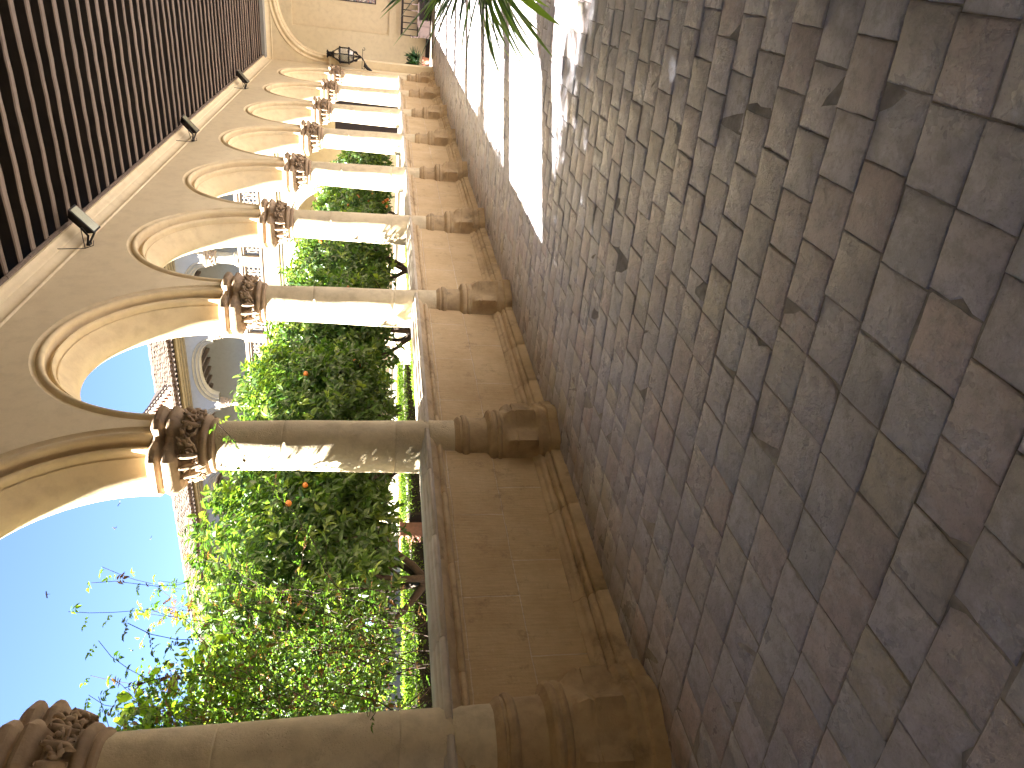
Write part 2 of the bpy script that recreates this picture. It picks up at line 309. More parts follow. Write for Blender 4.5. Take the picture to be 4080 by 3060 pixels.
# ------------------------------------------------------------------ the column (built once, copied)
def oct_r(th, rc, rot=PI / 8):
    a = (th - rot + PI / 8) % (PI / 4) - PI / 8
    # facet: corners at rot + k*pi/4 ; apothem at the middle
    a2 = ((th - rot) % (PI / 4)) - PI / 8
    return rc * math.cos(PI / 8) / math.cos(a2)
NB = 96
def base_mesh():
    m = MB()
    # (z, round radius, octagon corner radius or 0)
    sec = [(0.0, 0.425, 0.470), (0.05, 0.425, 0.468), (0.085, 0.42, 0.462), (0.095, 0.40, 0.445), (0.11, 0.395, 0.44), (0.135, 0.402, 0.447), (0.16, 0.40, 0.44), (0.175, 0.375, 0.425), (0.19, 0.360, 0.418), (0.21, 0.352, 0.412)]
    sec += [(0.24 + 0.02 * k, 0.348, 0.409 - 0.0006 * k) for k in range(7)]
    # notched, ogee-ended spurs
    sec += [(0.372, 0.347, 0.402), (0.376, 0.347, 0.385), (0.39, 0.347, 0.386), (0.40, 0.347, 0.398), (0.41, 0.347, 0.401), (0.42, 0.347, 0.396), (0.435, 0.347, 0.386), (0.455, 0.347, 0.374), (0.47, 0.347, 0.36)]
    sec += [(0.49, 0.347, 0), (0.51, 0.344, 0), (0.515, 0.352, 0), (0.525, 0.360, 0), (0.54, 0.361, 0), (0.552, 0.352, 0), (0.556, 0.345, 0), (0.566, 0.348, 0), (0.58, 0.358, 0), (0.60, 0.357, 0), (0.615, 0.345, 0), (0.628, 0.31, 0), (0.634, 0.298, 0),
            (0.64, 0.285, 0), (0.66, 0.278, 0), (0.74, 0.276, 0), (0.80, 0.276, 0), (0.806, 0.29, 0), (0.822, 0.303, 0), (0.845, 0.306, 0), (0.862, 0.298, 0), (0.868, 0.284, 0), (0.88, 0.282, 0), (0.888, 0.288, 0), (0.90, 0.282, 0), (0.912, 0.27, 0), (0.925, 0.256, 0), (0.935, 0.25, 0)]
    rows = []
    for z, r, oc in sec:
        row = []
        for j in range(NB):
            th = 2 * PI * j / NB + 0.001; rr = r
            if oc:
                a_ = abs((th + PI / 8) % (PI / 4) - PI / 8); rr = max(r, r + (oc + 0.028 - r) * (1 - a_ / (PI / 8)) ** (1.7 if z > 0.2 else 0.9) * (1 if z > 0.2 else 0.55))
            row.append((rr * math.cos(th), rr * math.sin(th), z))
        rows.append(row)
    m.grid(rows, closed_v=True, flip=True); return m
def shaft_mesh():
    m = MB(); prof = []
    for k in range(41):
        t = k / 40; z = 0.93 + t * (3.04 - 0.93); r = 0.249 - 0.034 * t ** 1.15
        prof.append((r, z))
    full = []
    for r, z in prof:
        full.append((r, z))
    for zj in (1.17, 1.47, 2.45):
        r = 0.249 - 0.034 * ((zj - 0.93) / 2.11) ** 1.15
        full += [(r, zj - 0.006), (r - 0.005, zj - 0.0015), (r - 0.005, zj + 0.0015), (r, zj + 0.006)]
    full.sort(key=lambda q: q[1])
    rs = random.Random(3)
    ph = [rs.uniform(0, 6.28) for _ in range(6)]
    m.lathe(full, 56, fn=lambda r, z, th: r + 0.0016 * math.sin(3 * th + ph[0] + z * 4) + 0.0012 * math.sin(7 * th + ph[1] - z * 6))
    return m
LOBE = [(0.205, -0.170), (0.31, -0.170), (0.375, -0.105), (0.375, 0.105), (0.31, 0.170), (0.205, 0.170)]
LOBEY = [(0.205, -0.170), (0.275, -0.170), (0.335, -0.105), (0.335, 0.105), (0.275, 0.170), (0.205, 0.170)]
def abacus_mesh():
    # corner points with outward offset direction, offset by the profile
    pts = [(-.170, -.205), (-.170, -.275), (-.105, -.335), (.105, -.335), (.170, -.275), (.170, -.205), (.205, -.170), (.31, -.170), (.405, -.105), (.415, .21), (.33, .30), (.24, .34), (.15, .40), (-.15, .40), (-.24, .34), (-.33, .30), (-.415, .21), (-.405, -.105), (-.31, -.170), (-.205, -.170)]
    n = len(pts); nrm = []
    for i in range(n):
        a = Vector(pts[i - 1]); b = Vector(pts[i]); c = Vector(pts[(i + 1) % n]); d1 = (b - a).normalized(); d2 = (c - b).normalized()
        n1 = Vector((d1.y, -d1.x)); n2 = Vector((d2.y, -d2.x)); q = (n1 + n2).normalized(); nrm.append(q / max(0.5, q.dot(n1)))
    prof = [(-0.16, 3.262), (-0.07, 3.268), (-0.045, 3.285), (-0.028, 3.30), (-0.012, 3.312), (0.0, 3.33), (0.004, 3.352), (-0.004, 3.372), (-0.03, 3.385), (-0.045, 3.395), (-0.04, 3.405), (-0.012, 3.418), (0.002, 3.435), (0.006, 3.462), (0.0, 3.478), (-0.02, 3.495), (-0.045, 3.512), (-0.14, 3.518)]
    m = MB(); rows = [[(pts[i][0] + nrm[i].x * o, pts[i][1] + nrm[i].y * o, z) for i in range(n)] for o, z in prof]
    m.grid(rows, closed_v=True, flip=True); o = m.n; return m
def bell_mesh():
    m = MB()
    prof = [(0.214, 2.985), (0.216, 3.0), (0.226, 3.012), (0.238, 3.018), (0.243, 3.03), (0.24, 3.045), (0.230, 3.052), (0.232, 3.06), (0.250, 3.068), (0.266, 3.082), (0.270, 3.10), (0.262, 3.116), (0.244, 3.124), (0.236, 3.135), (0.238, 3.18), (0.252, 3.24), (0.262, 3.28), (0.2, 3.30)]
    m.lathe(prof, 48); return m
def foliage_mesh(seed=5):
    m = MB(); r_ = random.Random(seed)
    def onbell(a, z, off): 
        rr = 0.245 + (z - 3.13) * 0.17 + off; return (rr * math.cos(a), rr * math.sin(a), z)
    K = 9
    for k in range(K):
        a0 = 2 * PI * k / K + r_.uniform(-.06, .06); sgn = 1 if k % 2 else -1
        # spiral scroll
        pts, rad = [], []
        for i in range(20):
            t = i / 19; an = sgn * (1.3 + t * 8.0); R_ = 0.062 * (1 - t * 0.82); pts.append(onbell(a0 + R_ * math.cos(an) / 0.27, 3.20 + r_.uniform(-.002, .002) + 0.9 * R_ * math.sin(an), 0.025 + 0.035 * t)); rad.append(0.0125 * (1 - t * 0.45))
        m.tube(pts, rad, 6); m.ball(onbell(a0, 3.20, 0.062), 0.017, 5)
        # S stem linking to the next scroll
        a1 = a0 + 2 * PI / K; pts = []; rad = []
        for i in range(12):
            t = i / 11; pts.append(onbell(a0 + (a1 - a0) * t, 3.20 - sgn * 0.062 * math.cos(PI * t) + r_.uniform(-.004, .004), 0.018 + 0.022 * math.sin(PI * t))); rad.append(0.010 + 0.005 * math.sin(PI * t))
        m.tube(pts, rad, 6)
        # lobed leaves curling outwards
        for q in range(9):
            aa = a0 + PI / K + r_.uniform(-.17, .17); zz = 3.20 + r_.uniform(-.07, .075); ln = r_.uniform(0.05, 0.085); di = r_.uniform(0, 2 * PI); pts = []; rad = []
            for i in range(7):
                t = i / 6; pts.append(onbell(aa + math.cos(di) * ln * t / 0.28, zz + math.sin(di) * ln * t, 0.012 + 0.052 * math.sin(PI * t * 0.75) - 0.01 * t)); rad.append(0.003 + 0.013 * math.sin(PI * (t * 0.9 + 0.05)))
            m.tube(pts, rad, 6)
    # corner leaves under the abacus lobes
    for k in range(4):
        for da in (-0.32, 0, 0.32):
            a = k * PI / 2 + da; pts = []; rad = []
            for i in range(9):
                t = i / 8; ext = 0.04 + 0.07 * t ** 2 + (0.02 if k % 2 == 0 else 0); rr = 0.24 + ext * (1 if t < 0.95 else 0.9); z = 3.12 + 0.16 * t - (0.03 if t > 0.9 else 0)
                pts.append((rr * math.cos(a), rr * math.sin(a), z)); rad.append(0.012 + 0.016 * math.sin(PI * min(1, t * 1.1)))
            m.tube(pts, rad, 6)
    return m
ORD = {-2: 'fourth', -1: 'third'}
col_names = {-2: 'stone column outside the left edge, farther back', -1: 'stone column just outside the left edge',
    0: 'nearest dark weathered column, cut off by the bottom edge of the photo', 1: 'second nearest column, between the low wall bays with the hedge and the first orange trees behind it',
    2: 'third nearest column, with a leaf shadow low on its sunlit side', 3: 'fourth nearest column, half in bright sun, with oranges visible beside it',
    4: 'fifth nearest column, standing right below the second floodlight', 5: 'sixth nearest column of the arcade, slender with half its shaft sunlit',
    6: 'seventh nearest column, with the dark doorway visible beside it', 7: 'second farthest column before the corner pier', 8: 'farthest column, attached to the corner pier by the lantern'}
c0 = thing('stone_column', col_names[0], 'column', (0, 0, 0), 'columns of the arcade')
base_mesh().build('base', M['base'], c0, auto=28)
shaft_mesh().build('shaft', M['shaft'], c0, smooth=True)
cap = bell_mesh().build('capital', M['capital'], c0, auto=40)
foliage_mesh().build('foliage_carving', M['capital'], cap, smooth=True)
abacus_mesh().build('abacus', M['capital'], cap, auto=30)
for n in (-2, -1, 1, 2, 3, 4, 5, 6, 7, 8):
    c = dup(c0, (n * S3, 0, 0), col_names[n])

# ------------------------------------------------------------------ low walls between the columns
IN_P = [(-0.125, 0.235), (-0.135, 0.228), (-0.145, 0.205), (-0.15, 0.195), (-0.165, 0.190), (-0.178, 0.178), (-0.182, 0.162), (-0.176, 0.148), (-0.165, 0.140), (-0.175, 0.135), (-0.198, 0.132), (-0.214, 0.122), (-0.220, 0.108), (-0.215, 0.095), (-0.205, 0.090), (-0.245, 0.086), (-0.250, 0.080), (-0.258, -0.02)]
COP = [(-0.12, 1.045), (-0.150, 1.052), (-0.162, 1.062), (-0.165, 1.078), (-0.158, 1.092), (-0.146, 1.098), (-0.150, 1.106), (-0.175, 1.118), (-0.196, 1.138), (-0.205, 1.158), (-0.206, 1.165), (-0.235, 1.168), (-0.252, 1.178), (-0.256, 1.192), (-0.248, 1.206), (-0.232, 1.212), (-0.205, 1.214), (-0.198, 1.225), (-0.180, 1.231), (-0.135, 1.233), (-0.128, 1.244), (-0.110, 1.248)]
def extr(prof, x0, x1, joints=(), depth=0.004):
    m = MB(); xs = [x0]
    for j in joints: xs += [j - 0.006, j - 0.002, j + 0.002, j + 0.006]
    xs.append(x1); xs = sorted(set(xs)); cy = sum(p[0] for p in prof) / len(prof)
    rows = []
    for x in xs:
        inj = any(abs(x - j) < 0.003 for j in joints); rows.append([(x, y + (depth if (inj and y < 0) else (-depth if inj else 0)), z - (depth if inj else 0)) for y, z in prof])
    m.grid(rows, flip=True); return m
full_cop = COP + [(-y, z) for y, z in reversed(COP)]
bays = {-2: 'out of view behind the camera', -1: 'just left of the nearest column', 0: 'nearest and widest, below the hedge and the vine', 1: 'second nearest, below the gnarled orange tree trunks', 2: 'third nearest, between the third and fourth columns',
        3: 'fourth nearest, below the hanging oranges', 4: 'fifth nearest, between the fifth and sixth columns', 5: 'sixth nearest along the sunlit floor', 6: 'seventh nearest, second from the far end', 7: 'farthest, next to the corner pier'}
JC = {0: [0.62, 1.55, 2.35], 1: [0.5, 1.3, 2.2], 2: [0.8, 1.9], 3: [1.0, 2.1]}
for n in range(-2, 8):
    xa, xb = n * S3 + 0.05, n * S3 + S3 - 0.05
    t = thing('low_wall', 'ochre block low wall bay with moulded coping, ' + bays[n], 'low wall', (n * S3 + 1.5, 0, 0), 'low wall bays between the columns')
    js = [n * S3 + q for q in JC.get(n, [1.0, 2.0])]
    def sh(m): 
        m.v = [(x - (n * S3 + 1.5), y, z) for x, y, z in m.v]; return m
    pm = MB(); pm.box(xa, xb, -0.12, 0.12, 0, 1.05); sh(pm).build('panel', M['ashlar'], t)
    mm = extr(IN_P, xa, xb, [q + 0.35 for q in js]); m2 = extr([(-y, z) for y, z in reversed(IN_P)], xa, xb); mm.add(m2.v, m2.f); sh(mm).build('plinth_moulding', M['mould'], t, auto=50)
    lo = extr(full_cop[:10], xa, xb, [q - 0.2 for q in js]); l2 = extr(full_cop[-10:], xa, xb); lo.add(l2.v, l2.f); sh(lo).build('under_moulding', M['mould'], t, auto=50)
    sh(extr(full_cop[9:-9], xa, xb, js)).build('coping', M['coping'], t, auto=50)

# ------------------------------------------------------------------ arcade wall with moulded arches
PR = [(1.455, YF), (1.446, -0.208), (1.43, -0.196), (1.41, -0.190), (1.402, -0.198), (1.392, -0.214), (1.375, -0.224), (1.355, -0.222), (1.340, -0.208), (1.334, -0.188), (1.342, -0.150), (1.343, -0.105), (1.335, -0.072), (1.320, -0.062), (1.307, -0.070), (1.301, -0.100), (1.293, -0.126), (1.280, -0.133), (1.268, -0.123), (1.261, -0.100), (1.263, -0.068), (1.266, -0.045), (1.262, -0.034), (1.254, -0.042), (1.245, -0.040), (1.235, -0.02), (1.215, 0.01), (1.19, 0.04), (1.163, 0.07), (1.14, 0.10), (1.120, 0.14), (1.107, 0.18), (1.102, 0.21), (1.106, 0.245), (1.118, 0.262),
      (1.13, 0.266), (1.15, 0.272), (1.162, 0.285), (1.17, 0.305), (1.185, 0.313), (1.20, 0.308), (1.22, 0.312), (1.245, 0.325), (1.26, 0.338), (1.30, 0.342), (1.34, 0.348), (1.37, 0.355), (1.40, YO)]
aw = thing('arcade_wall', 'cream plaster wall pierced by the row of moulded round arches', 'wall', (0, 0, 0))
NT = 56
bay_word = bays
for n in range(-2, 8):
    cx = n * S3 + 1.5; m = MB()
    th = [PI * i / NT for i in range(NT + 1)]
    rows = [[(cx + r * math.cos(t), y, ZS + r * math.sin(t)) for r, y in PR] for t in th]
    rows = [[(cx + r, y, ZS - 0.03) for r, y in PR]] + rows + [[(cx - r, y, ZS - 0.03) for r, y in PR]]
    m.grid(rows); a = m.build('arch_moulding', M['arch'], aw, auto=45)
m = MB(); ZT = 5.75
for yf, ro, fl in ((YF, 1.455, False), (YO, 1.40, True)):
    for n in range(-2, 8):
        cx = n * S3 + 1.5
        top = [[(cx + ro * math.cos(PI * i / NT), yf, ZS + ro * math.sin(PI * i / NT)), (cx + ro * math.cos(PI * i / NT), yf, ZT)] for i in range(NT + 1)]
        m.grid(top, flip=not fl)
        # strip between two hoods
    for n in range(-2, 9):
        cx = n * S3; a, b_ = (cx - (1.5 - ro), cx + (1.5 - ro))
        if n == 8: b_ = 24.75
        m.add([(a, yf, ZS - 0.02), (b_, yf, ZS - 0.02), (b_, yf, ZT), (a, yf, ZT)], [(0, 1, 2, 3) if not fl else (0, 3, 2, 1)])
m.build('wall', M['plaster'], aw)
# corner pier beyond the last column
m = MB(); m.box(24.30, 24.75, -0.218, 0.345, 0, ZS - 0.021); m.build('corner_pier', M['plaster'], aw)
# cornice
CO = [(-0.219, 5.385), (-0.232, 5.39), (-0.240, 5.402), (-0.238, 5.416), (-0.228, 5.424), (-0.226, 5.435), (-0.232, 5.47), (-0.25, 5.505), (-0.272, 5.525), (-0.276, 5.535), (-0.290, 5.538), (-0.300, 5.545), (-0.318, 5.57), (-0.345, 5.592), (-0.37, 5.60), (-0.374, 5.628), (-0.219, 5.63)]
m = extr(CO, X0, 24.95); m.f = [tuple(reversed(q)) for q in m.f]; m.f = [tuple(reversed(q)) for q in m.f]; m.build('cornice', M['plaster'], aw, auto=50)

# ------------------------------------------------------------------ ceiling
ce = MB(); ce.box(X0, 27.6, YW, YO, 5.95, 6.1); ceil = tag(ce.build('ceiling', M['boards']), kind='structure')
m = MB()
for i in range(60):
    x = X0 + i * 0.6; m.tube([(x, -0.385 + rng.uniform(-.006, .006), 5.645 + rng.uniform(-.006, .006)), (x + 0.6, -0.385, 5.645)], 0.028, 6)
m.build('wall_plate', M['beam'], ceil)
bxs = np.arange(7.05 - 0.374 * 36, 24.7, 0.374)
protos = []
for k in range(5):
    m = MB(); rr = random.Random(k); rows = []
    for i in range(25):
        y = -0.27 - (abs(YW) - 0.27) * i / 24; dx = 0.006 * math.sin(i * 0.5 + k * 2) + rr.uniform(-.0022, .0022); dw = 0.006 * math.sin(i * 0.33 + k) + rr.uniform(-.002, .002); z0 = ZC + rr.uniform(-.005, .004); w2 = 0.053 + dw
        rows.append([(dx - w2, y, 5.96), (dx - w2, y, z0 + 0.014), (dx - w2 + 0.014, y, z0), (dx + w2 - 0.014, y, z0), (dx + w2, y, z0 + 0.014), (dx + w2, y, 5.96)])
    m.grid(rows, flip=True); protos.append(m)
meshes = []
for k, m in enumerate(protos):
    me = bpy.data.meshes.new('beam'); me.from_pydata(m.v, [], m.f); me.materials.append(M['beam']); me.materials.append(M['stain_or_shade']); me.update()
    for i_, p_ in enumerate(me.polygons): p_.material_index = 1 if i_ % 5 in (0, 4) else 0  # beam sides get the wood darkened for gap shade
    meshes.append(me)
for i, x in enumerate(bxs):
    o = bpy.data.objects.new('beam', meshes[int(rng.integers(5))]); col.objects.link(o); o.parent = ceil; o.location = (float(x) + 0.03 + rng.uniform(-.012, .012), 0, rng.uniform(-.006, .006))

# ------------------------------------------------------------------ inner long wall and the wall behind the camera
m = MB(); m.box(X0, 24.75, YW - 0.4, YW, 0, 5.96)
tag(m.build('gallery_wall', M['limewash']), 'long plain cream inner wall of the gallery, on the right of the camera', 'wall')
m = MB(); m.box(X0 - 0.4, X0, YW - 0.4, 0.3, 0, 5.96)
tag(m.build('rear_wall', M['limewash']), 'plain cream wall closing the gallery behind the camera', 'wall')

# ------------------------------------------------------------------ end wall with wide arch
ew = thing('end_wall', 'cream end wall opened by a wide basket arch, beside the black lantern', 'wall', (24.75, -2.6, 0))
XE = 24.75; YCe, ZSe, A_, B_ = -2.62, 3.56, 2.36, 1.95
def bas(t, a, b):
    c, s = math.cos(t), math.sin(t); e = 0.86
    return YCe + a * math.copysign(abs(c) ** e, c), ZSe + b * abs(s) ** e
PE = [(0.0, XE), (-0.012, XE - 0.02), (-0.03, XE - 0.03), (-0.05, XE - 0.025), (-0.062, XE - 0.005), (-0.07, XE + 0.03), (-0.095, XE + 0.05), (-0.12, XE + 0.045), (-0.135, XE + 0.03), (-0.16, XE + 0.02), (-0.185, XE + 0.03), (-0.20, XE + 0.07), (-0.235, XE + 0.10), (-0.25, XE + 0.10), (-0.255, XE + 0.13), (-0.265, XE + 0.3), (-0.265, XE + 0.42), (-0.2, XE + 0.45)]
m = MB(); NE = 60; ths = [PI * i / NE for i in range(NE + 1)]
rows = []
for t in ths: rows.append([(x - 24.75, bas(t, A_ + d, B_ + d)[0] + 2.6, bas(t, A_ + d, B_ + d)[1]) for d, x in PE])
m.grid(rows, flip=True); m.build('arch_moulding', M['arch'], ew, auto=45)
m = MB()
m.grid([[(0, bas(t, A_, B_)[0] + 2.6, bas(t, A_, B_)[1]), (0, bas(t, A_, B_)[0] + 2.6, 5.96)] for t in ths])
m.box(0, 0.45, YCe + A_ + 2.6, 0.27 + 2.6, ZSe - 0.3, 5.96) ; m.box(0, 0.45, YW + 2.6, YCe - A_ + 2.6, 0, 5.96); m.box(0.02, 0.45, YCe + A_ - 0.2 + 2.6, 0.24 + 2.6, 0, ZSe - 0.02)
m.build('wall', M['plaster'], ew)
m = MB()  # springing capital
for i, (z0, z1, d) in enumerate(((3.32, 3.36, 0.0), (3.36, 3.42, 0.04), (3.42, 3.47, 0.02), (3.47, 3.56, 0.06))): m.box(-0.05 - d, 0.3, YCe + A_ - 0.30 - d + 2.6, YCe + A_ + 0.02 + 2.6, z0, z1)
m.build('capital', M['plaster'], ew, bevel=0.012)
CE = [(-(y + 0.219), z) for y, z in CO]
m = MB(); m.grid([[( -0.002 - d, yy, z) for d, z in CE] for yy in (YW + 2.6, -0.22 + 2.6)]); m.build('cornice', M['plaster'], ew, auto=50)

# back wall beyond the arch, with a sunk panel
XB = 27.6
bw = thing('back_wall', 'pale back wall with a sunk rectangular panel, seen through the wide end arch', 'wall', (XB, 0, 0))
m = MB(); py0, py1, pz0, pz1 = -4.6, -1.08, 1.56, 5.05
m.box(0, 0.3, -5.5, py0, 0, 5.96); m.box(0, 0.3, py1, 1.05, 0, 5.96); m.box(0, 0.3, py0, py1, 0, pz0); m.box(0, 0.3, py0, py1, pz1, 5.96); m.box(0.09, 0.3, py0, py1, pz0, pz1)
m.box(0, 0.3, 3.2, 30.5, 0, 5.5); m.box(0, 0.3, 1.05, 3.2, 3.55, 5.96)
m.build('wall', M['plaster'], bw)
m = MB(); m.box(-0.03, 0.0, -5.0, 1.05, 0, 0.17); m.build('skirting', M['wood_dark'], bw)
m = MB(); m.box(25.25, XB, -5.6, -5.05, 0, 5.96); tag(m.build('side_wall', M['plaster']), 'cream side wall closing the corner beyond the end arch', 'wall')
m = MB(); m.box(25.9, XB, -4.9, 30, -0.1, 0.035); tag(m.build('step', M['path']), kind='structure')

# wooden door in the back wall
dr = thing('wooden_door', 'tall dark reddish wooden door seen between the far columns', 'door', (XB, 2.12, 0))
m = MB(); m.box(0.10, 0.16, -1.07, 1.07, 0.035, 3.55); m.build('door_leaf', M['wood_dark'], dr)
m = MB(); m.box(0.06, 0.10, -1.07, -0.97, 0.035, 3.55); m.box(0.06, 0.10, 0.97, 1.07, 0.035, 3.55); m.box(0.05, 0.10, -0.05, 0.05, 0.035, 3.0); m.box(0.055, 0.10, -0.97, 0.97, 2.5, 2.6); m.build('frame', M['wood_dark'], dr)

# painted tile picture in the panel
m = MB(); m.box(-0.012, 0.0, -0.9, 0.9, -0.8, 0.8)
pc = m.build('tile_picture', M['painting']); pc.location = (XB + 0.088, -2.98, 2.88); tag(pc, 'colourful painted tile picture on the far wall above the bench', 'picture')
m = MB(); m.box(-0.03, 0.0, -0.93, -0.9, -0.83, 0.83); m.box(-0.03, 0.0, 0.9, 0.93, -0.83, 0.83); m.box(-0.03, 0, -0.9, 0.9, -0.83, -0.8); m.box(-0.03, 0, -0.9, 0.9, 0.8, 0.83); m.build('frame', M['wood_dark'], pc)

# bench
bn = thing('wooden_bench', 'dark wooden bench with a slatted back against the far wall', 'bench', (27.05, -2.55, 0.035))
L_ = 1.38
m = MB(); m.box(-0.25, 0.22, -L_, L_, 0.42, 0.46); m.build('seat', M['wood_dark'], bn)
m = MB(); m.box(-0.24, -0.20, -L_ + 0.05, L_ - 0.05, 0.06, 0.42); m.box(0.18, 0.21, -L_ + 0.05, L_ - 0.05, 0.06, 0.42)
for k in range(7): m.box(-0.25, -0.235, -L_ + 0.05 + k * 0.385, -L_ + 0.09 + k * 0.385, 0.08, 0.42)
m.build('chest_panel', M['wood_dark'], bn)
bk = thing('back', None, None); bk.parent = bn
bpy.data.objects.remove(bk)
m = MB(); m.box(0.19, 0.23, -L_, L_, 1.02, 1.10); m.box(0.19, 0.23, -L_, L_, 0.46, 0.50)
bk = m.build('backrest', M['wood_dark'], bn)
for k in range(14):
    m = MB(); m.box(0.195, 0.225, -0.016, 0.016, 0.50, 1.02); s_ = m.build('slat', M['wood_dark'], bk); s_.location = (0, -L_ + 0.02 + k * (2 * L_ - 0.04) / 13, 0)
for sy in (-1, 1):
    m = MB(); m.tube([(0.2, 0, 0.72), (0.0, 0, 0.72), (-0.22, 0, 0.70), (-0.26, 0, 0.66)], 0.03, 8); m.box(-0.24, -0.19, -0.025, 0.025, 0.46, 0.70); a = m.build('armrest', M['wood_dark'], bn); a.location = (0, sy * (L_ - 0.03), 0)
    for sx in (-0.22, 0.19):
        m = MB(); m.box(-0.025, 0.025, -0.025, 0.025, 0.0, 0.42); g = m.build('leg', M['wood_dark'], bn); g.location = (sx, sy * (L_ - 0.05), 0)

# ------------------------------------------------------------------ potted plant beside the end arch
def rosette(n, c, lmin, lmax, wd, tint_lo, tint_hi, up=0.4, seg=7, droop=0.6, seed=1, lo=-0.15):
    r_ = np.random.default_rng(seed); Vs, Fs, Ts = [], [], []; o = 0
    for i in range(n):
        az = r_.uniform(0, 2 * PI); el = r_.uniform(lo, 1.35) * up * 2; el = min(el, 1.4); ln = r_.uniform(lmin, lmax); d = np.array([math.cos(az) * math.cos(el), math.sin(az) * math.cos(el), math.sin(el)])
        side = np.array([-math.sin(az), math.cos(az), 0]) + r_.normal(0, 0.15, 3); side /= np.linalg.norm(side); p = np.array(c) + d * 0.03 + r_.normal(0, 0.012, 3); w0 = wd * r_.uniform(0.7, 1.15); dp = droop * r_.uniform(0.3, 1.4)
        tt = tint_lo + (tint_hi - tint_lo) * r_.random() ** 1.5
        for k in range(seg + 1):
            t = k / seg; ww = w0 * (0.45 + 1.1 * t) * (1 - t ** 2.2) + 0.001; nrm = np.cross(side, d); nrm /= np.linalg.norm(nrm)
            Vs += [p + side * ww / 2 + nrm * ww * 0.18, p, p - side * ww / 2 + nrm * ww * 0.18]; Ts += [tt] * 3
            if k < seg:
                q = o + k * 3; Fs += [(q, q + 1, q + 4, q + 3), (q + 1, q + 2, q + 5, q + 4)]
            d = d + np.array([0, 0, -dp * (1.3 * t + 0.15) / seg]); d /= np.linalg.norm(d); p = p + d * ln / seg
        o += (seg + 1) * 3
    return np.array(Vs), np.array(Fs), np.array(Ts)
pp = thing('potted_plant', 'bushy dark green plant in a reddish clay pot beside the far bench', 'plant', (26.75, -0.42, 0.035))
m = MB(); m.lathe([(0.10, 0), (0.12, 0.0), (0.155, 0.22), (0.175, 0.23), (0.18, 0.27), (0.155, 0.275), (0.15, 0.25), (0.0, 0.25)], 24); m.build('pot', M['terracotta'], pp, auto=40)
Vs, Fs, Ts = [], [], []; o = 0
for k in range(9):
    a = k * 2.4; V, F, T = rosette(26, (0.16 * math.cos(a) * (k > 0), 0.16 * math.sin(a) * (k > 0), 0.40 + 0.06 * (k % 4)), 0.26, 0.42, 0.07, np.array((0.005, 0.014, 0.006)), np.array((0.016, 0.035, 0.012)), 0.5, 4, 0.7, 50 + k)
    Vs.append(V); Fs.append(F + o); Ts.append(T); o += len(V)
from_np('foliage', np.vstack(Vs), np.vstack(Fs), M['strap_leaf'], pp, np.vstack(Ts))

# ------------------------------------------------------------------ strappy plant close to the camera on the right
yu = thing('potted_yucca', 'large green strap-leaved plant leaning in from the top edge of the photo', 'plant', (3.2, -4.36, 0))
m = MB(); m.lathe([(0.0, 0), (0.14, 0.0), (0.19, 0.30), (0.215, 0.31), (0.22, 0.37), (0.19, 0.375), (0.185, 0.34), (0.0, 0.34)], 28); m.build('pot', M['terracotta'], yu, auto=40)
m = MB(); m.tube([(0, 0, 0.3), (0.02, 0.08, 0.6), (0.01, 0.20, 0.84), (0, 0.33, 1.0)], [0.045, 0.04, 0.035, 0.03], 10)
m.tube([(0, 0, 0.3), (0.1, -0.05, 0.8), (0.15, 0.0, 1.3)], [0.04, 0.035, 0.03], 10); m.build('stem', M['bark'], yu, smooth=True)
V, F, T = rosette(150, (0.0, 0.34, 1.04), 0.6, 0.95, 0.07, np.array((0.05, 0.12, 0.05)), np.array((0.34, 0.5, 0.10)), 0.45, 9, 0.7, 11, -0.75)  # bright end of the leaf tint stands in for sun on some leaves
V2, F2, T2 = rosette(40, (0.15, 0.05, 1.34), 0.5, 0.85, 0.06, np.array((0.03, 0.085, 0.035)), np.array((0.14, 0.26, 0.05)), 0.38, 9, 0.6, 13)
V3, F3, T3 = rosette(30, (0.02, 0.34, 0.94), 0.6, 0.9, 0.042, np.array((0.03, 0.075, 0.03)), np.array((0.14, 0.25, 0.04)), 0.2, 9, 0.8, 17)
from_np('leaves', np.vstack([V, V2, V3]), np.vstack([F, F2 + len(V), F3 + len(V) + len(V2)]), M['strap_leaf'], yu, np.vstack([T, T2, T3]))

# ------------------------------------------------------------------ wall lantern
ln_ = thing('wall_lantern', 'big black wrought iron lantern on a wall bracket by the corner pier', 'lantern', (24.45, -0.62, 2.46))
def ngon(r, z, n=6, a0=0.26): return [(r * math.cos(a0 + 2 * PI * k / n), r * math.sin(a0 + 2 * PI * k / n), z) for k in range(n)]
m = MB()
lv = [ngon(0.04, 0.06), ngon(0.17, 0.26), ngon(0.25, 0.40), ngon(0.25, 0.70), ngon(0.10, 0.92)]
for k in range(6):
    for a, b_ in zip(lv[:-1], lv[1:]): m.tube([a[k], b_[k]], 0.017, 6)
for lev in lv[1:]:
    for k in range(6): m.tube([lev[k], lev[(k + 1) % 6]], 0.018, 6)
m.lathe([(0.02, 0.0), (0.05, 0.03), (0.045, 0.08), (0.02, 0.12)], 12)
m.build('frame', M['iron'], ln_)
m = MB()
for a, b_ in ((lv[1], lv[2]), (lv[2], lv[3]), (lv[3], lv[4])): m.grid([[tuple(0.97 * q for q in p[:2]) + (p[2],) for p in a], [tuple(0.97 * q for q in p[:2]) + (p[2],) for p in b_]], closed_v=True)
m.build('glass', M['glass'], ln_)
m = MB(); m.lathe([(0.11, 0.90), (0.13, 0.93), (0.09, 0.96), (0.075, 1.0), (0.085, 1.03), (0.07, 1.06), (0.10, 1.09), (0.09, 1.13), (0.0, 1.14)], 12)
for k in range(8): a = k * PI / 4; m.ball((0.10 * math.cos(a), 0.10 * math.sin(a), 1.12), 0.028, 4)
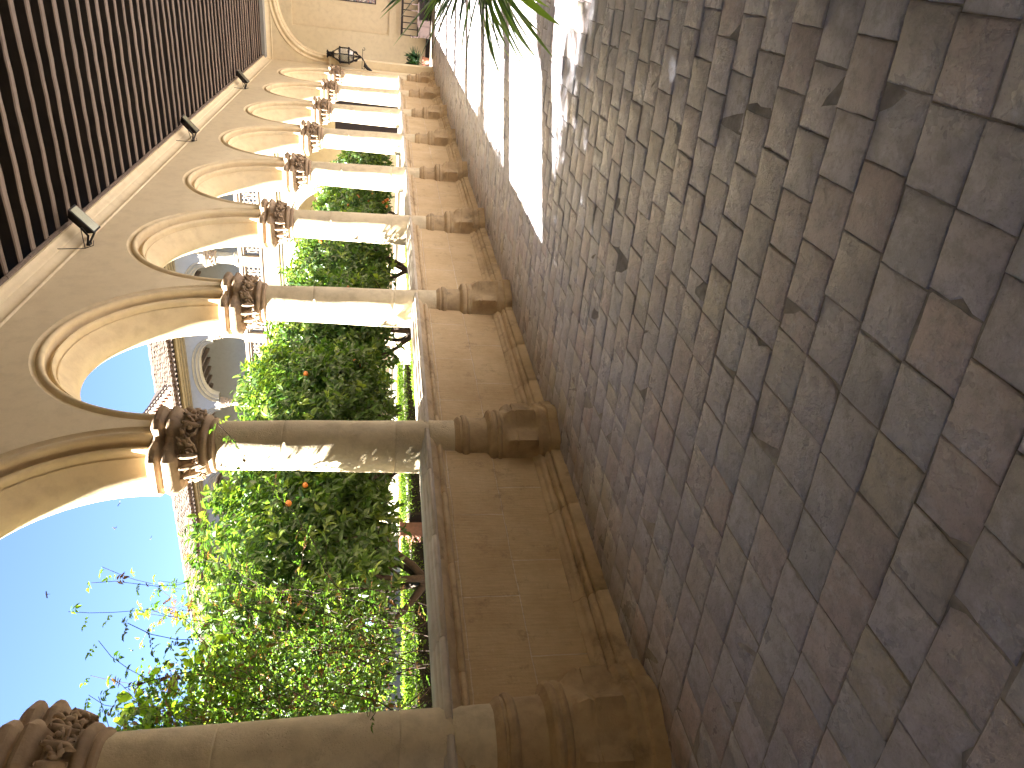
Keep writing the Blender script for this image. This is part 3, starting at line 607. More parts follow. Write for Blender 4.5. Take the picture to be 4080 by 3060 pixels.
m.build('crown', M['iron'], ln_, auto=40)
for lev in (lv[3], lv[2]):
    m = MB()
    for k in range(6):
        p = lev[k]; m.ball((p[0] * 1.06, p[1] * 1.06, p[2] + 0.01), 0.030, 5)
        q = lev[(k + 1) % 6]; mid = [(p[0] + q[0]) / 2 * 1.06, (p[1] + q[1]) / 2 * 1.06, p[2] + 0.035]; m.tube([(p[0], p[1], p[2]), mid, (q[0], q[1], q[2])], 0.014, 5)
    m.build('finial_ring', M['iron'], ln_)
for k in range(6):
    m = MB(); a = 0.26 + k * PI / 3; m.tube([((0.10 + 0.07 * math.cos(t)) * math.cos(a), (0.10 + 0.07 * math.cos(t)) * math.sin(a), 0.20 + 0.07 * math.sin(t)) for t in np.linspace(-2.2, 2.4, 10)], 0.012, 5); m.build('scroll', M['iron'], ln_)
m = MB(); m.tube([(0, 0, 0.03), (0, 0.03, -0.03), (0.0, 0.20, -0.14), (0.0, 0.40, -0.30)], [0.02, 0.022, 0.022, 0.02], 6); m.tube([(0, 0.10, -0.1), (0, 0.26, -0.12), (0, 0.34, -0.22), (0, 0.40, -0.36)], [0.005, 0.05, 0.06, 0.02], 6)
m.tube([(-0.0, -0.26, -0.04), (0, 0.38, -0.02)], 0.009, 5)
for y0 in (-0.26, 0.33): m.tube([(0, y0 + 0.04 * math.sin(t), -0.075 - 0.0 + 0.04 * math.cos(t)) for t in np.linspace(0, 5, 12)], 0.009, 5)
m.build('bracket', M['iron'], ln_)

# ------------------------------------------------------------------ floodlights on the cornice
def floodlight(x, label):
    t = thing('floodlight', label, 'floodlight', (x, YF, 5.33), 'floodlights along the cornice')
    c = Vector((0.12, -0.29, 0.06)); tl = Vector((0, 0.74, -0.67)).normalized(); nr = Vector((-0.05, -0.67, -0.74)).normalized(); sx = tl.cross(nr).normalized(); tl = nr.cross(sx).normalized()
    def bx(hw, hl, d0, d1, taper=1.0):
        v = []
        for d, k in ((d0, 1.0), (d1, taper)):
            for a, b_ in ((-1, -1), (1, -1), (1, 1), (-1, 1)): v.append(tuple(c + sx * hw * a * k + tl * hl * b_ * k + nr * d))
        return v, [(0, 1, 2, 3), (7, 6, 5, 4), (0, 4, 5, 1), (1, 5, 6, 2), (2, 6, 7, 3), (3, 7, 4, 0)]
    m = MB(); m.add(*bx(0.105, 0.19, 0.0, -0.10, 0.72)); m.add(*bx(0.11, 0.195, 0.012, 0.0)); m.build('housing', M['iron'], t, bevel=0.006)
    m = MB(); m.add(*bx(0.09, 0.172, 0.018, 0.0135)); m.build('lens', M['lens'], t)
    m = MB(); f0 = Vector((-0.03, 0.0, 0.0))
    for s_ in (-0.14, 0.14):
        p = c + sx * s_ - nr * 0.04 + tl * 0.05; m.tube([p, p + tl * 0.12 - nr * 0.02, f0 + sx * s_ * 0.25 + Vector((0, -0.02, 0))], [0.016, 0.014, 0.014], 6)
    m.box(-0.06, 0.02, -0.025, 0.005, -0.02, 0.02); m.build('bracket', M['iron'], t)
    m = MB(); m.tube([c - nr * 0.09, c - nr * 0.10 + Vector((-0.1, 0.05, -0.05)), Vector((-0.22, -0.03, -0.02)), Vector((-0.30, -0.05, 0.06)), Vector((-0.42, -0.08, 0.22))], 0.006, 5)
    m.tube([Vector((-0.22, -0.03, -0.02)), Vector((-0.16, -0.05, -0.10)), Vector((-0.02, -0.06, -0.06))], 0.005, 5); m.build('cable', M['cable'], t)
floodlight(7.05, 'nearest floodlight, the largest, with its reflector catching green light, under the ceiling edge')
floodlight(12.85, 'middle floodlight of three on the cornice')
floodlight(18.9, 'farthest and smallest of the three floodlights on the cornice')

# ------------------------------------------------------------------ garden ground
m = MB(); P = [[(-60 + 160 * i / 80, 0.25 + 80 * j / 40, -0.06 + 0.02 * math.sin(i * 1.3) * math.cos(j * 2.1)) for j in range(41)] for i in range(81)]; m.grid(P)
tag(m.build('ground', M['earth'], smooth=True), kind='structure')
m = MB(); m.box(-300, 300, -300, 300, -0.5, -0.16); tag(m.build('terrain', M['earth']), kind='structure')
m = MB(); m.box(-10, 21.2, 0.36, 1.75, -0.1, 0.0); tag(m.build('path', M['path']), kind='structure')
m = MB(); m.box(21.2, 24.0, 0.36, 30, -0.1, 0.0); m.box(-10, 21.2, 5.4, 6.9, -0.1, 0.0); m.box(-10, 21.2, 10.5, 12.5, -0.1, 0.0); tag(m.build('garden_path', M['gravel']), kind='structure')

# ------------------------------------------------------------------ end wing of the cloister (two storeys), facing the garden
wg = thing('cloister_wing', 'two-storey sunlit cloister wing with tiled roof across the garden end', 'building', (24, 0, 0))
Y0w, Y1w = 0.3, 30.3; PY = [0.3 + 3.2 * k for k in range(10)] ; XF = -0.22
def wing_arches(zs, a, b, rin, ztop, nm, half=1.6, pr=None, e=0.92):
    m = MB(); NTw = 28
    def pt(t, d): 
        c, s = math.cos(t), math.sin(t); return (a + d) * math.copysign(abs(c) ** e, c), zs + (b + d) * abs(s) ** e
    for k in range(len(PY) - 1):
        cy = (PY[k] + PY[k + 1]) / 2; rows = []
        for i in range(NTw + 1):
            t = PI * i / NTw; rows.append([(x, cy + pt(t, d)[0], pt(t, d)[1]) for d, x in pr])
        m.grid(rows, flip=True)
    arch = m.build(nm, M['plaster_white'], wg, auto=45)
    m = MB(); d0 = pr[0][0]
    for k in range(len(PY) - 1):
        cy = (PY[k] + PY[k + 1]) / 2
        for xf, dd, fl in ((XF, pr[0][0], False), (0.25, pr[-1][0], True)):
            m.grid([[(xf, cy + pt(PI * i / NTw, dd)[0], pt(PI * i / NTw, dd)[1]), (xf, cy + pt(PI * i / NTw, dd)[0], ztop)] for i in range(NTw + 1)], flip=fl)
    for k in range(len(PY)):
        for xf, dd in ((XF, pr[0][0]), (0.25, pr[-1][0])):
            g = half - (a + dd); m.add([(xf, PY[k] - g, zs), (xf, PY[k] + g, zs), (xf, PY[k] + g, ztop), (xf, PY[k] - g, ztop)], [(0, 1, 2, 3)])
    return m
prU = [(0.30, XF), (0.285, XF - 0.03), (0.26, XF - 0.03), (0.25, XF), (0.24, XF + 0.05), (0.20, XF + 0.07), (0.17, XF + 0.05), (0.15, XF + 0.04), (0.14, XF + 0.10), (0.09, XF + 0.14), (0.05, XF + 0.13), (0.03, XF + 0.15), (0.0, XF + 0.2), (0.0, 0.15), (0.12, 0.2), (0.2, 0.25)]
m = wing_arches(8.05, 1.18, 0.60, 1.2, 9.22, 'upper_arch_moulding', 1.6, prU, 0.86)
m.build('upper_wall', M['plaster_grey'], wg)
prL = [(0.33, XF), (0.315, XF - 0.03), (0.28, XF - 0.03), (0.27, XF), (0.25, XF + 0.06), (0.2, XF + 0.08), (0.17, XF + 0.05), (0.15, XF + 0.11), (0.08, XF + 0.14), (0.05, XF + 0.13), (0.0, XF + 0.2), (0.0, 0.15), (0.12, 0.2), (0.2, 0.25)]
m = wing_arches(3.5, 1.2, 1.2, 1.2, 5.3, 'lower_arch_moulding', 1.6, prL, 1.0)
m.build('lower_wall', M['plaster_white'], wg)
m = MB(); m.box(-0.16, 0.16, Y0w + 0.4, Y1w, 0, 1.04); m.box(-0.2, 0.2, Y0w + 0.4, Y1w, 1.04, 1.09); m.box(-0.24, 0.24, Y0w + 0.4, Y1w, 1.09, 1.16); m.box(-0.2, 0.2, Y0w + 0.4, Y1w, 0.0, 0.2); m.build('parapet', M['plaster_white'], wg, bevel=0.015)
for k, y in enumerate(PY[1:], 1):
    m = MB(); m.lathe([(0.40, 0), (0.40, 0.15), (0.35, 0.2), (0.34, 0.5), (0.36, 0.55), (0.34, 0.62), (0.27, 0.66), (0.27, 0.8), (0.30, 0.85), (0.25, 0.92), (0.22, 3.0)], 24); c_ = m.build('lower_column', M['shaft'], wg, auto=40); c_.location = (0, y, 0)
    m = MB(); m.lathe([(0.22, 3.0), (0.26, 3.05), (0.27, 3.1), (0.24, 3.13), (0.29, 3.28), (0.36, 3.33), (0.37, 3.42), (0.37, 3.5)], 16); m.build('capital', M['pinkstone'], c_, auto=40)
# frieze, balustrade
m = MB(); m.box(-0.27, 0.25, Y0w - 0.3, Y1w, 5.26, 5.36); m.box(-0.32, 0.25, Y0w - 0.3, Y1w, 5.36, 5.50); m.box(-0.29, 0.24, Y0w - 0.3, Y1w, 5.50, 5.56); m.build('string_course', M['ochre'], wg, bevel=0.01)
m = MB(); m.box(-0.24, 0.23, Y0w - 0.3, Y1w, 5.56, 5.98); m.box(-0.29, 0.23, Y0w - 0.3, Y1w, 5.98, 6.05); m.build('frieze', M['pinkstone'], wg, bevel=0.01)
m = MB(); m.box(-0.22, -0.02, Y0w - 0.3, Y1w, 6.62, 6.70); m.box(-0.27, 0.02, Y0w - 0.3, Y1w, 6.70, 6.82); m.build('handrail', M['pinkstone'], wg, bevel=0.012)
def lattice():
    m = MB(); x0, x1 = -0.15, -0.08
    def ring(cy, cz, ry, rz, wd, n=12):
        rows = []
        for i in range(n):
            a = 2 * PI * i / n; c, s = math.cos(a), math.sin(a)
            rows.append([(x0, cy + (ry) * c, cz + (rz) * s), (x0, cy + (ry - wd) * c, cz + (rz - wd) * s), (x1, cy + (ry - wd) * c, cz + (rz - wd) * s), (x1, cy + ry * c, cz + rz * s)])
        m.grid(rows, closed_u=True, closed_v=True)
    W = 1.36
    y = -W + 0.08
    k = 0
    while y < W:
        for z in (6.125, 6.545): ring(y, z, 0.075, 0.075, 0.024)
        if k % 2: ring(y, 6.335, 0.055, 0.15, 0.022)
        else:
            for z in (6.25, 6.42): ring(y, z, 0.088, 0.088, 0.024)
        y += 0.148; k += 1
    return m
lt = lattice(); lme = None
for k in range(len(PY) - 1):
    cy = (PY[k] + PY[k + 1]) / 2
    if lme is None: o = lt.build('lattice_panel', M['pinkstone'], wg); lme = o.data
    else: o = bpy.data.objects.new('lattice_panel', lme); col.objects.link(o); o.parent = wg
    o.location = (0, cy, 0)
for k, y in enumerate(PY):
    m = MB(); m.box(-0.26, 0.02, -0.19, 0.19, 6.05, 6.70); m.box(-0.28, 0.04, -0.21, 0.21, 6.70, 6.84); b_ = m.build('pedestal', M['pinkstone'], wg, bevel=0.012); b_.location = (0, y, 0)
    m = MB(); m.lathe([(0.19, 6.84), (0.19, 6.90), (0.16, 6.95), (0.17, 6.98), (0.135, 7.02), (0.130, 7.3), (0.122, 7.64)], 20); c_ = m.build('upper_column', M['plaster_white'], wg, auto=40); c_.location = (-0.02, y, 0); c_.scale = (1.6, 1.6, 1) if k == 2 else (1, 1, 1)
    m = MB(); m.lathe([(0.122, 7.64), (0.16, 7.66), (0.165, 7.70), (0.14, 7.72), (0.16, 7.80), (0.21, 7.90), (0.22, 7.93), (0.19, 7.945), (0.23, 7.96), (0.235, 8.04), (0.2, 8.055)], 16)
    for q in range(14): a = q * 2 * PI / 14; m.ball((0.175 * math.cos(a), 0.175 * math.sin(a), 7.80 + 0.05 * (q % 2)), 0.035, 4)
    m.build('capital', M['pinkstone'], c_, auto=40)
for k in (3,):
    m = MB(); z0 = 6.82; cyy = 11.17; m.box(-0.14, -0.11, cyy - 0.012, cyy + 0.012, z0, z0 + 0.36); m.box(-0.14, -0.11, cyy - 0.11, cyy + 0.11, z0 + 0.24, z0 + 0.265); m.build('iron_cross', M['iron'], wg)
# upper gallery: back wall, floor, ceiling with beams
m = MB(); m.box(XB - 24, XB - 23.7, -5, Y1w, 6.05, 9.4); m.build('gallery_back_wall', M['plaster_grey'], wg)
m = MB(); m.box(0.25, XB - 24, -5, Y1w, 5.56, 6.04); m.build('gallery_floor_slab', M['plaster_grey'], wg)
m = MB(); m.box(-0.0, XB - 24, -5, Y1w, 9.28, 9.5); m.build('upper_ceiling', M['boards'], wg)
for i in range(64):
    m = MB(); m.box(0.26, XB - 24, -0.05, 0.05, 9.14, 9.28); b_ = m.build('upper_beam', M['beam'], wg); b_.location = (0, 0.5 + i * 0.465, 0)
m = MB(); m.box(0.25, XB - 24, Y0w, Y1w, 5.40, 5.54); m.build('lower_ceiling', M['boards'], wg)
# cornice
m = MB(); m.box(-0.30, 0.25, -5, Y1w, 9.08, 9.13); m.box(-0.42, 0.25, -5, Y1w, 9.13, 9.20); m.box(-0.55, 0.25, -5, Y1w, 9.20, 9.24); m.box(-0.80, 0.25, -5, Y1w, 9.24, 9.33); m.build('cornice', M['ochre'], wg, bevel=0.015)
# barrel tile roof
def tiles(x0, x1, z0, z1, y0, y1, sp=0.215):
    n = int((y1 - y0) / sp); Vs, Fs = [], []; o = 0; nr_ = 14; dx = (x1 - x0) / nr_; slope = (z1 - z0) / (x1 - x0)
    for k in range(n):
        for cover in (0, 1):
            yc = y0 + k * sp + (sp / 2 if cover else 0); 
            for r_ in range(nr_):
                xa = x0 + r_ * dx - (0.02 if cover == 0 else 0.0) + rng.uniform(-.03, .03); xb = x0 + (r_ + 1) * dx + 0.04; za = z0 + (xa - x0) * slope; zb = z0 + (xb - x0) * slope; jit = rng.uniform(-.012, .012); jy = rng.uniform(-.012, .012)
                rad = 0.085 if cover else 0.09
                for xx, zz, lift in ((xa, za, 0.035), (xb, zb, 0.0)):
                    for q in range(6):
                        a = PI * q / 5; h = math.sin(a) * rad * (1.0 if cover else -0.75)
                        Vs.append((xx, yc + jy + math.cos(a) * rad * (1 if lift else 0.86), zz + h + lift + (0.05 if cover else 0.0) + jit))
                for q in range(5): Fs.append((o + q, o + q + 1, o + 6 + q + 1, o + 6 + q))
                o += 12
    return np.array(Vs), np.array(Fs)
V, F = tiles(-1.15, 3.6, 9.31, 11.55, -5, Y1w)
from_np('roof', V, F, M['tile'], wg, smooth=False)
m = MB(); m.add([(-1.08, -5, 9.27), (3.6, -5, 11.44), (3.6, Y1w, 11.44), (-1.08, Y1w, 9.27), (7.6, -5, 9.6), (7.6, Y1w, 9.6)], [(0, 1, 2, 3), (1, 4, 5, 2)]); m.build('roof_deck', M['tile'], wg)
m = MB(); m.tube([(3.6, -5 + 35.3 * i / 80, 11.62 + 0.03 * (i % 2)) for i in range(81)], 0.10, 8); m.build('ridge', M['tile'], wg)

# gabled block rising behind the wing roof
gb = thing('gable_block', 'small cream gable with a slanting edge of red roof tiles behind the first capital', 'building', (23.65, 14.6, 9.75))
m = MB(); m.add([(0, -2.2, -0.1), (0, 2.2, -0.1), (0, 2.2, 0.0), (0, 0.0, 1.65), (0, -2.2, 0.0), (4, -2.2, -0.1), (4, 2.2, -0.1), (4, 2.2, 0.0), (4, 0.0, 1.65), (4, -2.2, 0)], [(0, 1, 2, 3, 4), (5, 9, 8, 7, 6), (0, 4, 9, 5), (1, 6, 7, 2)]); m.build('wall', M['plaster'], gb)
rf = MB(); rf.add([(-0.15, -2.4, -0.03), (4, -2.4, -0.03), (4, 0.0, 1.77), (-0.15, 0.0, 1.77), (-0.15, 2.4, -0.03), (4, 2.4, -0.03)], [(0, 1, 2, 3), (3, 2, 5, 4)])
for i in range(16):
    t = i / 15
    for sg in (-1, 1):
        y = sg * 2.45 * (1 - t); z = 1.82 * t; rf.tube([(-0.24, y, z), (0.3, y, z + 0.02)], [0.10, 0.08], 8); rf.tube([(0.25, y, z + 0.04), (0.9, y, z + 0.04)], [0.10, 0.09], 8)
rf.build('roof', M['tile'], gb, auto=40)
m = MB(); m.box(-0.12, 0.02, -0.04, 0.04, -0.05, 0.05); d0 = m.build('brick_dentil', M['terracotta'], gb)
for i in range(15):
    t = (i + 0.5) / 15; d = d0 if i == 0 else d0.copy()
    if i: col.objects.link(d)
    if i: d.parent = gb
    d.location = (0, -2.4 * (1 - t), -0.16 + 1.80 * t)

# opposite wing, in shade, seen only through gaps
ow = thing('far_wing', 'shaded pale cloister wing beyond the hedge on the far side of the garden', 'building', (5, 30.3, 0))
m = MB(); x = -45.0
while x < 18.9:
    m.box(x - 0.3, x + 0.3, 0, 0.4, 0, 4.2); x += 3.2
m.box(-45, 19, 0, 0.4, 4.2, 9.5); m.box(-45, 19, 0, 0.3, 0, 1.1); m.box(-45, 19, 3.6, 3.9, 0, 9.5); m.build('wall', M['plaster_grey'], ow)
m = MB(); m.add([(-45, -0.5, 9.5), (19, -0.5, 9.5), (19, 3.8, 11.4), (-45, 3.8, 11.4)], [(0, 1, 2, 3)]); m.build('roof', M['tile'], ow)
# wing closing the garden behind the camera side
lw = thing('left_wing', 'cloister wing outside the left edge of the picture', 'building', (-33, 0, 0))
m = MB(); m.box(-3, 0, 0, 30, 0, 9); m.build('wall', M['plaster'], lw)

# ------------------------------------------------------------------ orange trees
def crown_pts(n, c, rad, seed, zmin):
    r_ = np.random.default_rng(seed); d = r_.normal(size=(n * 3, 3)); d /= np.linalg.norm(d, axis=1, keepdims=True)
    d[:, 2] = np.where(d[:, 2] < 0, d[:, 2] * 0.9, d[:, 2])
    e = 0.75; sg = np.sign(d) * np.abs(d) ** e; rr = r_.random(len(d)) ** 0.42
    lump = 1 + 0.10 * np.sin(d[:, 0] * 5 + seed) * np.cos(d[:, 1] * 6 + seed * 2) + 0.09 * np.sin(d[:, 2] * 7 + d[:, 0] * 4 + seed)
    P = np.array(c) + sg * np.array(rad) * (rr * lump)[:, None]
    g = np.sin(P[:, 0] * 3.3 + seed) * np.cos(P[:, 1] * 3.7 + seed) * np.sin(P[:, 2] * 3.9 + 1.3 * seed)
    keep = (g > -0.55) & (P[:, 2] > zmin + 0.10 * np.sin(P[:, 0] * 6)); return P[keep][:n], d[keep][:n], rr[keep][:n]
def make_foliage(c, rad, seed, ncl, zmin, ll=(0.10, 0.155), young=0.16, per=8, cut=None):
    P, d, rr = crown_pts(ncl, c, rad, seed, zmin)
    if cut is not None:
        k_ = P[:, 2] < cut[0] + 0.952 * (P[:, 1] + cut[1]) + 0.12 * np.sin(P[:, 0] * 5) ; P, d, rr = P[k_], d[k_], rr[k_]
    r_ = np.random.default_rng(seed + 99); n = len(P)
    ax = d * np.array([1, 1, 0.8]) + np.array([0, 0, 0.35]) + r_.normal(0, 0.45, (n, 3)); ax /= np.linalg.norm(ax, axis=1, keepdims=True)
    yg = (r_.random(n) < young + 0.35 * ((P[:, 2] - c[2]) > rad[2] * 0.5))
    Pl = np.repeat(P, per, 0); A = np.repeat(ax, per, 0); k = np.tile(np.arange(per), n); off = (k / per) * 0.20
    rnd = r_.normal(size=Pl.shape); perp = rnd - A * (rnd * A).sum(1, keepdims=True); perp /= np.linalg.norm(perp, axis=1, keepdims=True)
    Pl = Pl + A * off[:, None]; D = A * (0.35 + 0.5 * (k / per))[:, None] + perp + np.array([0, 0, -0.25]); Nn = A + 0.4 * r_.normal(size=Pl.shape) + np.array([0, 0, 0.5])
    ln = r_.uniform(ll[0], ll[1], len(Pl)); V, F = leaves(Pl, D, Nn, ln, ln * r_.uniform(0.38, 0.52, len(Pl)))
    dark = np.array((0.022, 0.055, 0.016)); mid = np.array((0.075, 0.125, 0.032)); yel = np.array((0.18, 0.235, 0.045))
    t = r_.random(len(Pl))[:, None]; C = dark + (mid - dark) * t; Y = np.repeat(yg, per)[:, None]; C = np.where(Y & (r_.random(len(Pl))[:, None] < 0.8), mid + (yel - mid) * t, C)
    return V, F, np.repeat(C, 8, 0)
def branch_tree(root, height, crown_c, rad, seed, lean=(0, 0), th=0.11, forks=5):
    r_ = random.Random(seed); m = MB()
    base = Vector((0, 0, -0.08)); top = Vector((lean[0], lean[1], height)); mid = base.lerp(top, 0.5) + Vector((r_.uniform(-.1, .1), r_.uniform(-.1, .1), 0))
    m.tube([base, base + Vector((0.0, 0, 0.12)), mid, top], [th * 1.5, th * 1.1, th, th * 0.95], 10)
    for k in range(forks):
        a = 2 * PI * k / forks + r_.uniform(-.4, .4); q = top - Vector((0, 0, r_.uniform(0, .15))); pts = [q]; rr = [th * 0.62]; dv = Vector((math.cos(a) * 0.9, math.sin(a) * 0.7, r_.uniform(.55, 1.0)))
        for i in range(5):
            q = q + dv * r_.uniform(.2, .3) ; dv = dv + Vector((r_.uniform(-.35, .35), r_.uniform(-.35, .35), r_.uniform(.0, .35))); dv.normalize(); pts.append(q.copy()); rr.append(rr[-1] * 0.78)
            if i in (1, 2, 3):
                s = q.copy(); sd_ = dv + Vector((r_.uniform(-1, 1), r_.uniform(-1, 1), r_.uniform(-.1, .8))); sp = [s.copy()]; sr = [rr[-1] * 0.7]
                for j in range(4): s = s + sd_.normalized() * 0.22; sd_ += Vector((r_.uniform(-.4, .4), r_.uniform(-.4, .4), r_.uniform(-.1, .4))); sp.append(s.copy()); sr.append(sr[-1] * 0.72)
                m.tube(sp, sr, 6)
        m.tube(pts, rr, 8)
    return m
def orange_tree(x, y, rad, zc, seed, label, ncl=1500, fruit=8, lean=(0, 0), h=1.15, th=0.10, zmin=1.36, fr_pts=None, cut=1.25):
    t = thing('orange_tree', label, 'tree', (x, y, 0), 'orange trees beside the arcade')
    branch_tree(t, h, (0, 0, zc), rad, seed, lean, th).build('trunk', M['bark'], t, smooth=True)
    V, F, C = make_foliage((0, 0, zc), rad, seed, ncl, zmin, cut=(cut, y)); from_np('crown', V, F, M['leaf'], t, C)
    r_ = random.Random(seed * 3)
    for k in range(fruit):
        if fr_pts and k < len(fr_pts): p = fr_pts[k]
        else:
            a = r_.uniform(-2.9, -0.2); zz = r_.uniform(-0.75, 0.45); q = math.sqrt(max(0.05, 1 - zz * zz)); p = (rad[0] * q * math.cos(a) * 0.97, rad[1] * q * math.sin(a) * 1.0, zc + rad[2] * zz)
        m = MB(); m.ball((0, 0, 0), r_.uniform(0.036, 0.044), 8, (1, 1, 0.94)); o = m.build('orange', M['orange'], t, smooth=True); o.location = p
orange_tree(4.3, 3.2, (1.9, 1.3, 1.12), 2.5, 1, 'large orange tree nearest the hedge, behind the nearest low wall bay', 2900, 9, (0.1, 0), 1.0, 0.10, cut=2.0)
orange_tree(7.3, 2.95, (1.75, 1.25, 1.18), 2.52, 2, 'orange tree with a thick gnarled trunk behind the second nearest column', 2700, 7, (-0.35, 0.1), 1.05, 0.15, cut=1.7)
orange_tree(10.6, 2.9, (1.75, 1.25, 1.36), 2.65, 3, 'orange tree filling the second nearest arch, its trunk forked low', 2500, 4, (0.3, 0), 1.0, 0.10, cut=0.95)
orange_tree(14.0, 2.8, (1.75, 1.25, 1.36), 2.65, 4, 'orange tree seen between the third and fourth columns', 2300, 3, (0.15, 0), 1.05, 0.09, cut=0.95)
orange_tree(17.3, 2.7, (1.7, 1.2, 1.34), 2.65, 5, 'orange tree with a cluster of bright oranges between the fourth and fifth columns', 2100, 16, (0, 0), 1.1, 0.09, cut=0.95, fr_pts=[(-0.52, -0.86, 2.29), (-0.60, -0.84, 2.36), (-0.70, -0.88, 2.26), (-0.82, -0.85, 2.36), (-0.75, -0.86, 2.45), (-0.95, -0.83, 2.40), (-0.88, -0.85, 2.20), (-0.45, -0.86, 2.42), (-0.64, -0.86, 1.50), (-0.72, -0.85, 1.56), (-1.02, -0.8, 1.52), (-0.9, -0.86, 1.62), (-0.4, -0.9, 1.9), (-1.1, -0.78, 2.5)])
orange_tree(20.9, 2.5, (1.5, 1.1, 1.2), 2.5, 6, 'farthest orange tree, between the fifth and sixth columns', 1600, 0, (0, 0), 1.1, 0.09, cut=0.95)

# tall unseen trees, added outside the left edge to shade the near floor
def shade_tree(x, y, zc, rad, seed, label):
    t = thing('added_shade_tree', label, 'tree', (x, y, 0))
    branch_tree(t, zc - rad[2] * 0.9, (0, 0, zc), rad, seed, (0, 0), 0.16).build('trunk', M['bark'], t, smooth=True)
    V, F, C = make_foliage((0, 0, zc), rad, seed, 2600, zc - rad[2], (0.16, 0.24), 0.1, 9); from_np('crown', V, F, M['leaf'], t, C)
shade_tree(-3.3, 3.4, 5.2, (2.35, 1.7, 2.4), 21, 'tall unseen leafy tree, added beyond the left edge to shade the near floor')

shade_tree(-5.5, 3.0, 5.6, (1.7, 1.6, 2.3), 22, 'narrower unseen leafy tree, added farther left to shade the near floor')

# ------------------------------------------------------------------ jasmine and vine tangle behind the nearest bay
vn = thing('climbing_vine', 'twiggy jasmine and vine tangle rising behind the nearest column', 'vine', (1.1, 1.35, 0))
m = MB(); r_ = random.Random(31); tips = []
def strand(p, d, n, r0, step=0.14, wob=0.35, grav=0.0, keep=True):
    pts = [p.copy()]; rr = [r0]
    for i in range(n):
        d = (d + Vector((r_.uniform(-wob, wob), r_.uniform(-wob, wob), r_.uniform(-wob, wob) + grav))).normalized(); p = p + d * step; pts.append(p.copy()); rr.append(max(0.0022, r0 * (1 - 0.8 * (i + 1) / n)))
        if keep: tips.append((p.copy(), d.copy()))
    m.tube(pts, rr, 5, caps=False); return pts
for k in range(60):
    p = Vector((r_.uniform(-1.3, 1.25), r_.uniform(-.3, .3), r_.uniform(0.9, 1.5))); strand(p, Vector((r_.uniform(-.3, .35), r_.uniform(-.2, .2), 1)), 18, 0.006, 0.15, 0.34, 0.02)
for k in range(46):
    p = Vector((r_.uniform(-1.2, 1.1), r_.uniform(-.4, .2), r_.uniform(1.6, 3.1))); strand(p, Vector((r_.uniform(-1, 1), r_.uniform(-.3, .3), r_.uniform(-.2, .6))), 8, 0.004, 0.13, 0.4, -0.01)
m.tube([(0.0, 0.3, -0.1), (0.05, 0.2, 0.6), (-0.15, 0.1, 1.2), (-0.3, 0, 2.0)], [0.07, 0.06, 0.05, 0.03], 8)
# free tendrils against the sky
def tendril(pts, leafy=True):
    pts = [Vector(p) for p in pts]; fine = []
    for i in range(len(pts) - 1):
        for s_ in range(4): fine.append(pts[i].lerp(pts[i + 1], s_ / 4))
    fine.append(pts[-1]); ph_ = len(tips) * 0.7; fine = [q + Vector((0.03 * math.sin(i * 0.8 + ph_), 0.02 * math.cos(i * 0.6), 0.03 * math.sin(i * 0.55 + ph_ * 2))) for i, q in enumerate(fine)]; m.tube(fine, [0.005 * (1 - 0.6 * i / len(fine)) for i in range(len(fine))], 5, caps=False)
    if leafy:
        for i in range(2, len(fine), 2): tips.append((fine[i], (fine[i] - fine[i - 1]).normalized()))
tendril([(0.1, -0.1, 2.45), (0.45, -0.1, 2.85), (0.78, -0.1, 3.0), (1.0, -0.1, 3.18), (1.12, -0.1, 3.42), (1.22, -0.05, 3.6)])
tendril([(-0.3, -0.1, 2.5), (-0.05, -0.1, 2.9), (0.15, -0.1, 3.2), (0.30, -0.1, 3.45), (0.45, -0.1, 3.62)])
tendril([(-0.5, -0.1, 2.5), (-0.6, -0.1, 3.0), (-0.45, -0.1, 3.3), (-0.35, -0.1, 3.75)])
tendril([(-0.7, -0.15, 2.6), (-0.75, -0.15, 3.1), (-0.68, -0.2, 3.5), (-0.75, -0.2, 4.05)])
tendril([(-0.4, -0.15, 2.6), (-0.2, -0.1, 3.0), (0.0, -0.1, 3.05), (0.1, -0.1, 3.3)])
stm = m.build('stems', M['twig'], vn)
# small leaflets along the stems
P, D, Nn, ln, wd, C = [], [], [], [], [], []
g1 = np.array((0.045, 0.10, 0.02)); g2 = np.array((0.13, 0.20, 0.035)); br1 = np.array((0.10, 0.05, 0.03))
for p, d in tips:
    low = p.z < 3.0; cnt = 2 if low else 1
    for q in range(cnt):
        ax = Vector((r_.uniform(-1, 1), r_.uniform(-1, 1), r_.uniform(-.6, .6))).normalized(); L0 = r_.uniform(.05, .10); brown = r_.random() < 0.16; tcol = br1 if brown else g1 + (g2 - g1) * r_.random() ** 1.6
        side = ax.cross(Vector((0, 0, 1))).normalized()
        for j in range(3):
            for s_ in (-1, 1):
                P.append(p + ax * L0 * (j + 1) / 3); D.append(side * s_ + ax * 0.5 + Vector((0, 0, r_.uniform(-.4, .2)))); Nn.append((r_.uniform(-.4, .4), r_.uniform(-.4, .4), 1)); l_ = r_.uniform(.022, .038) * (1.5 if p.z > 3.1 else 1.0); ln.append(l_); wd.append(l_ * 0.5); C.append(tcol)
        P.append(p + ax * L0); D.append(ax); Nn.append((0.1, 0.2, 1)); ln.append(.055); wd.append(.026); C.append(tcol)
V, F = leaves(np.array([tuple(q) for q in P]), np.array([tuple(q) for q in D]), np.array(Nn, float), np.array(ln), np.array(wd)); from_np('leaflets', V, F, M['vine_leaf'], vn, np.repeat(np.array(C), 8, 0))
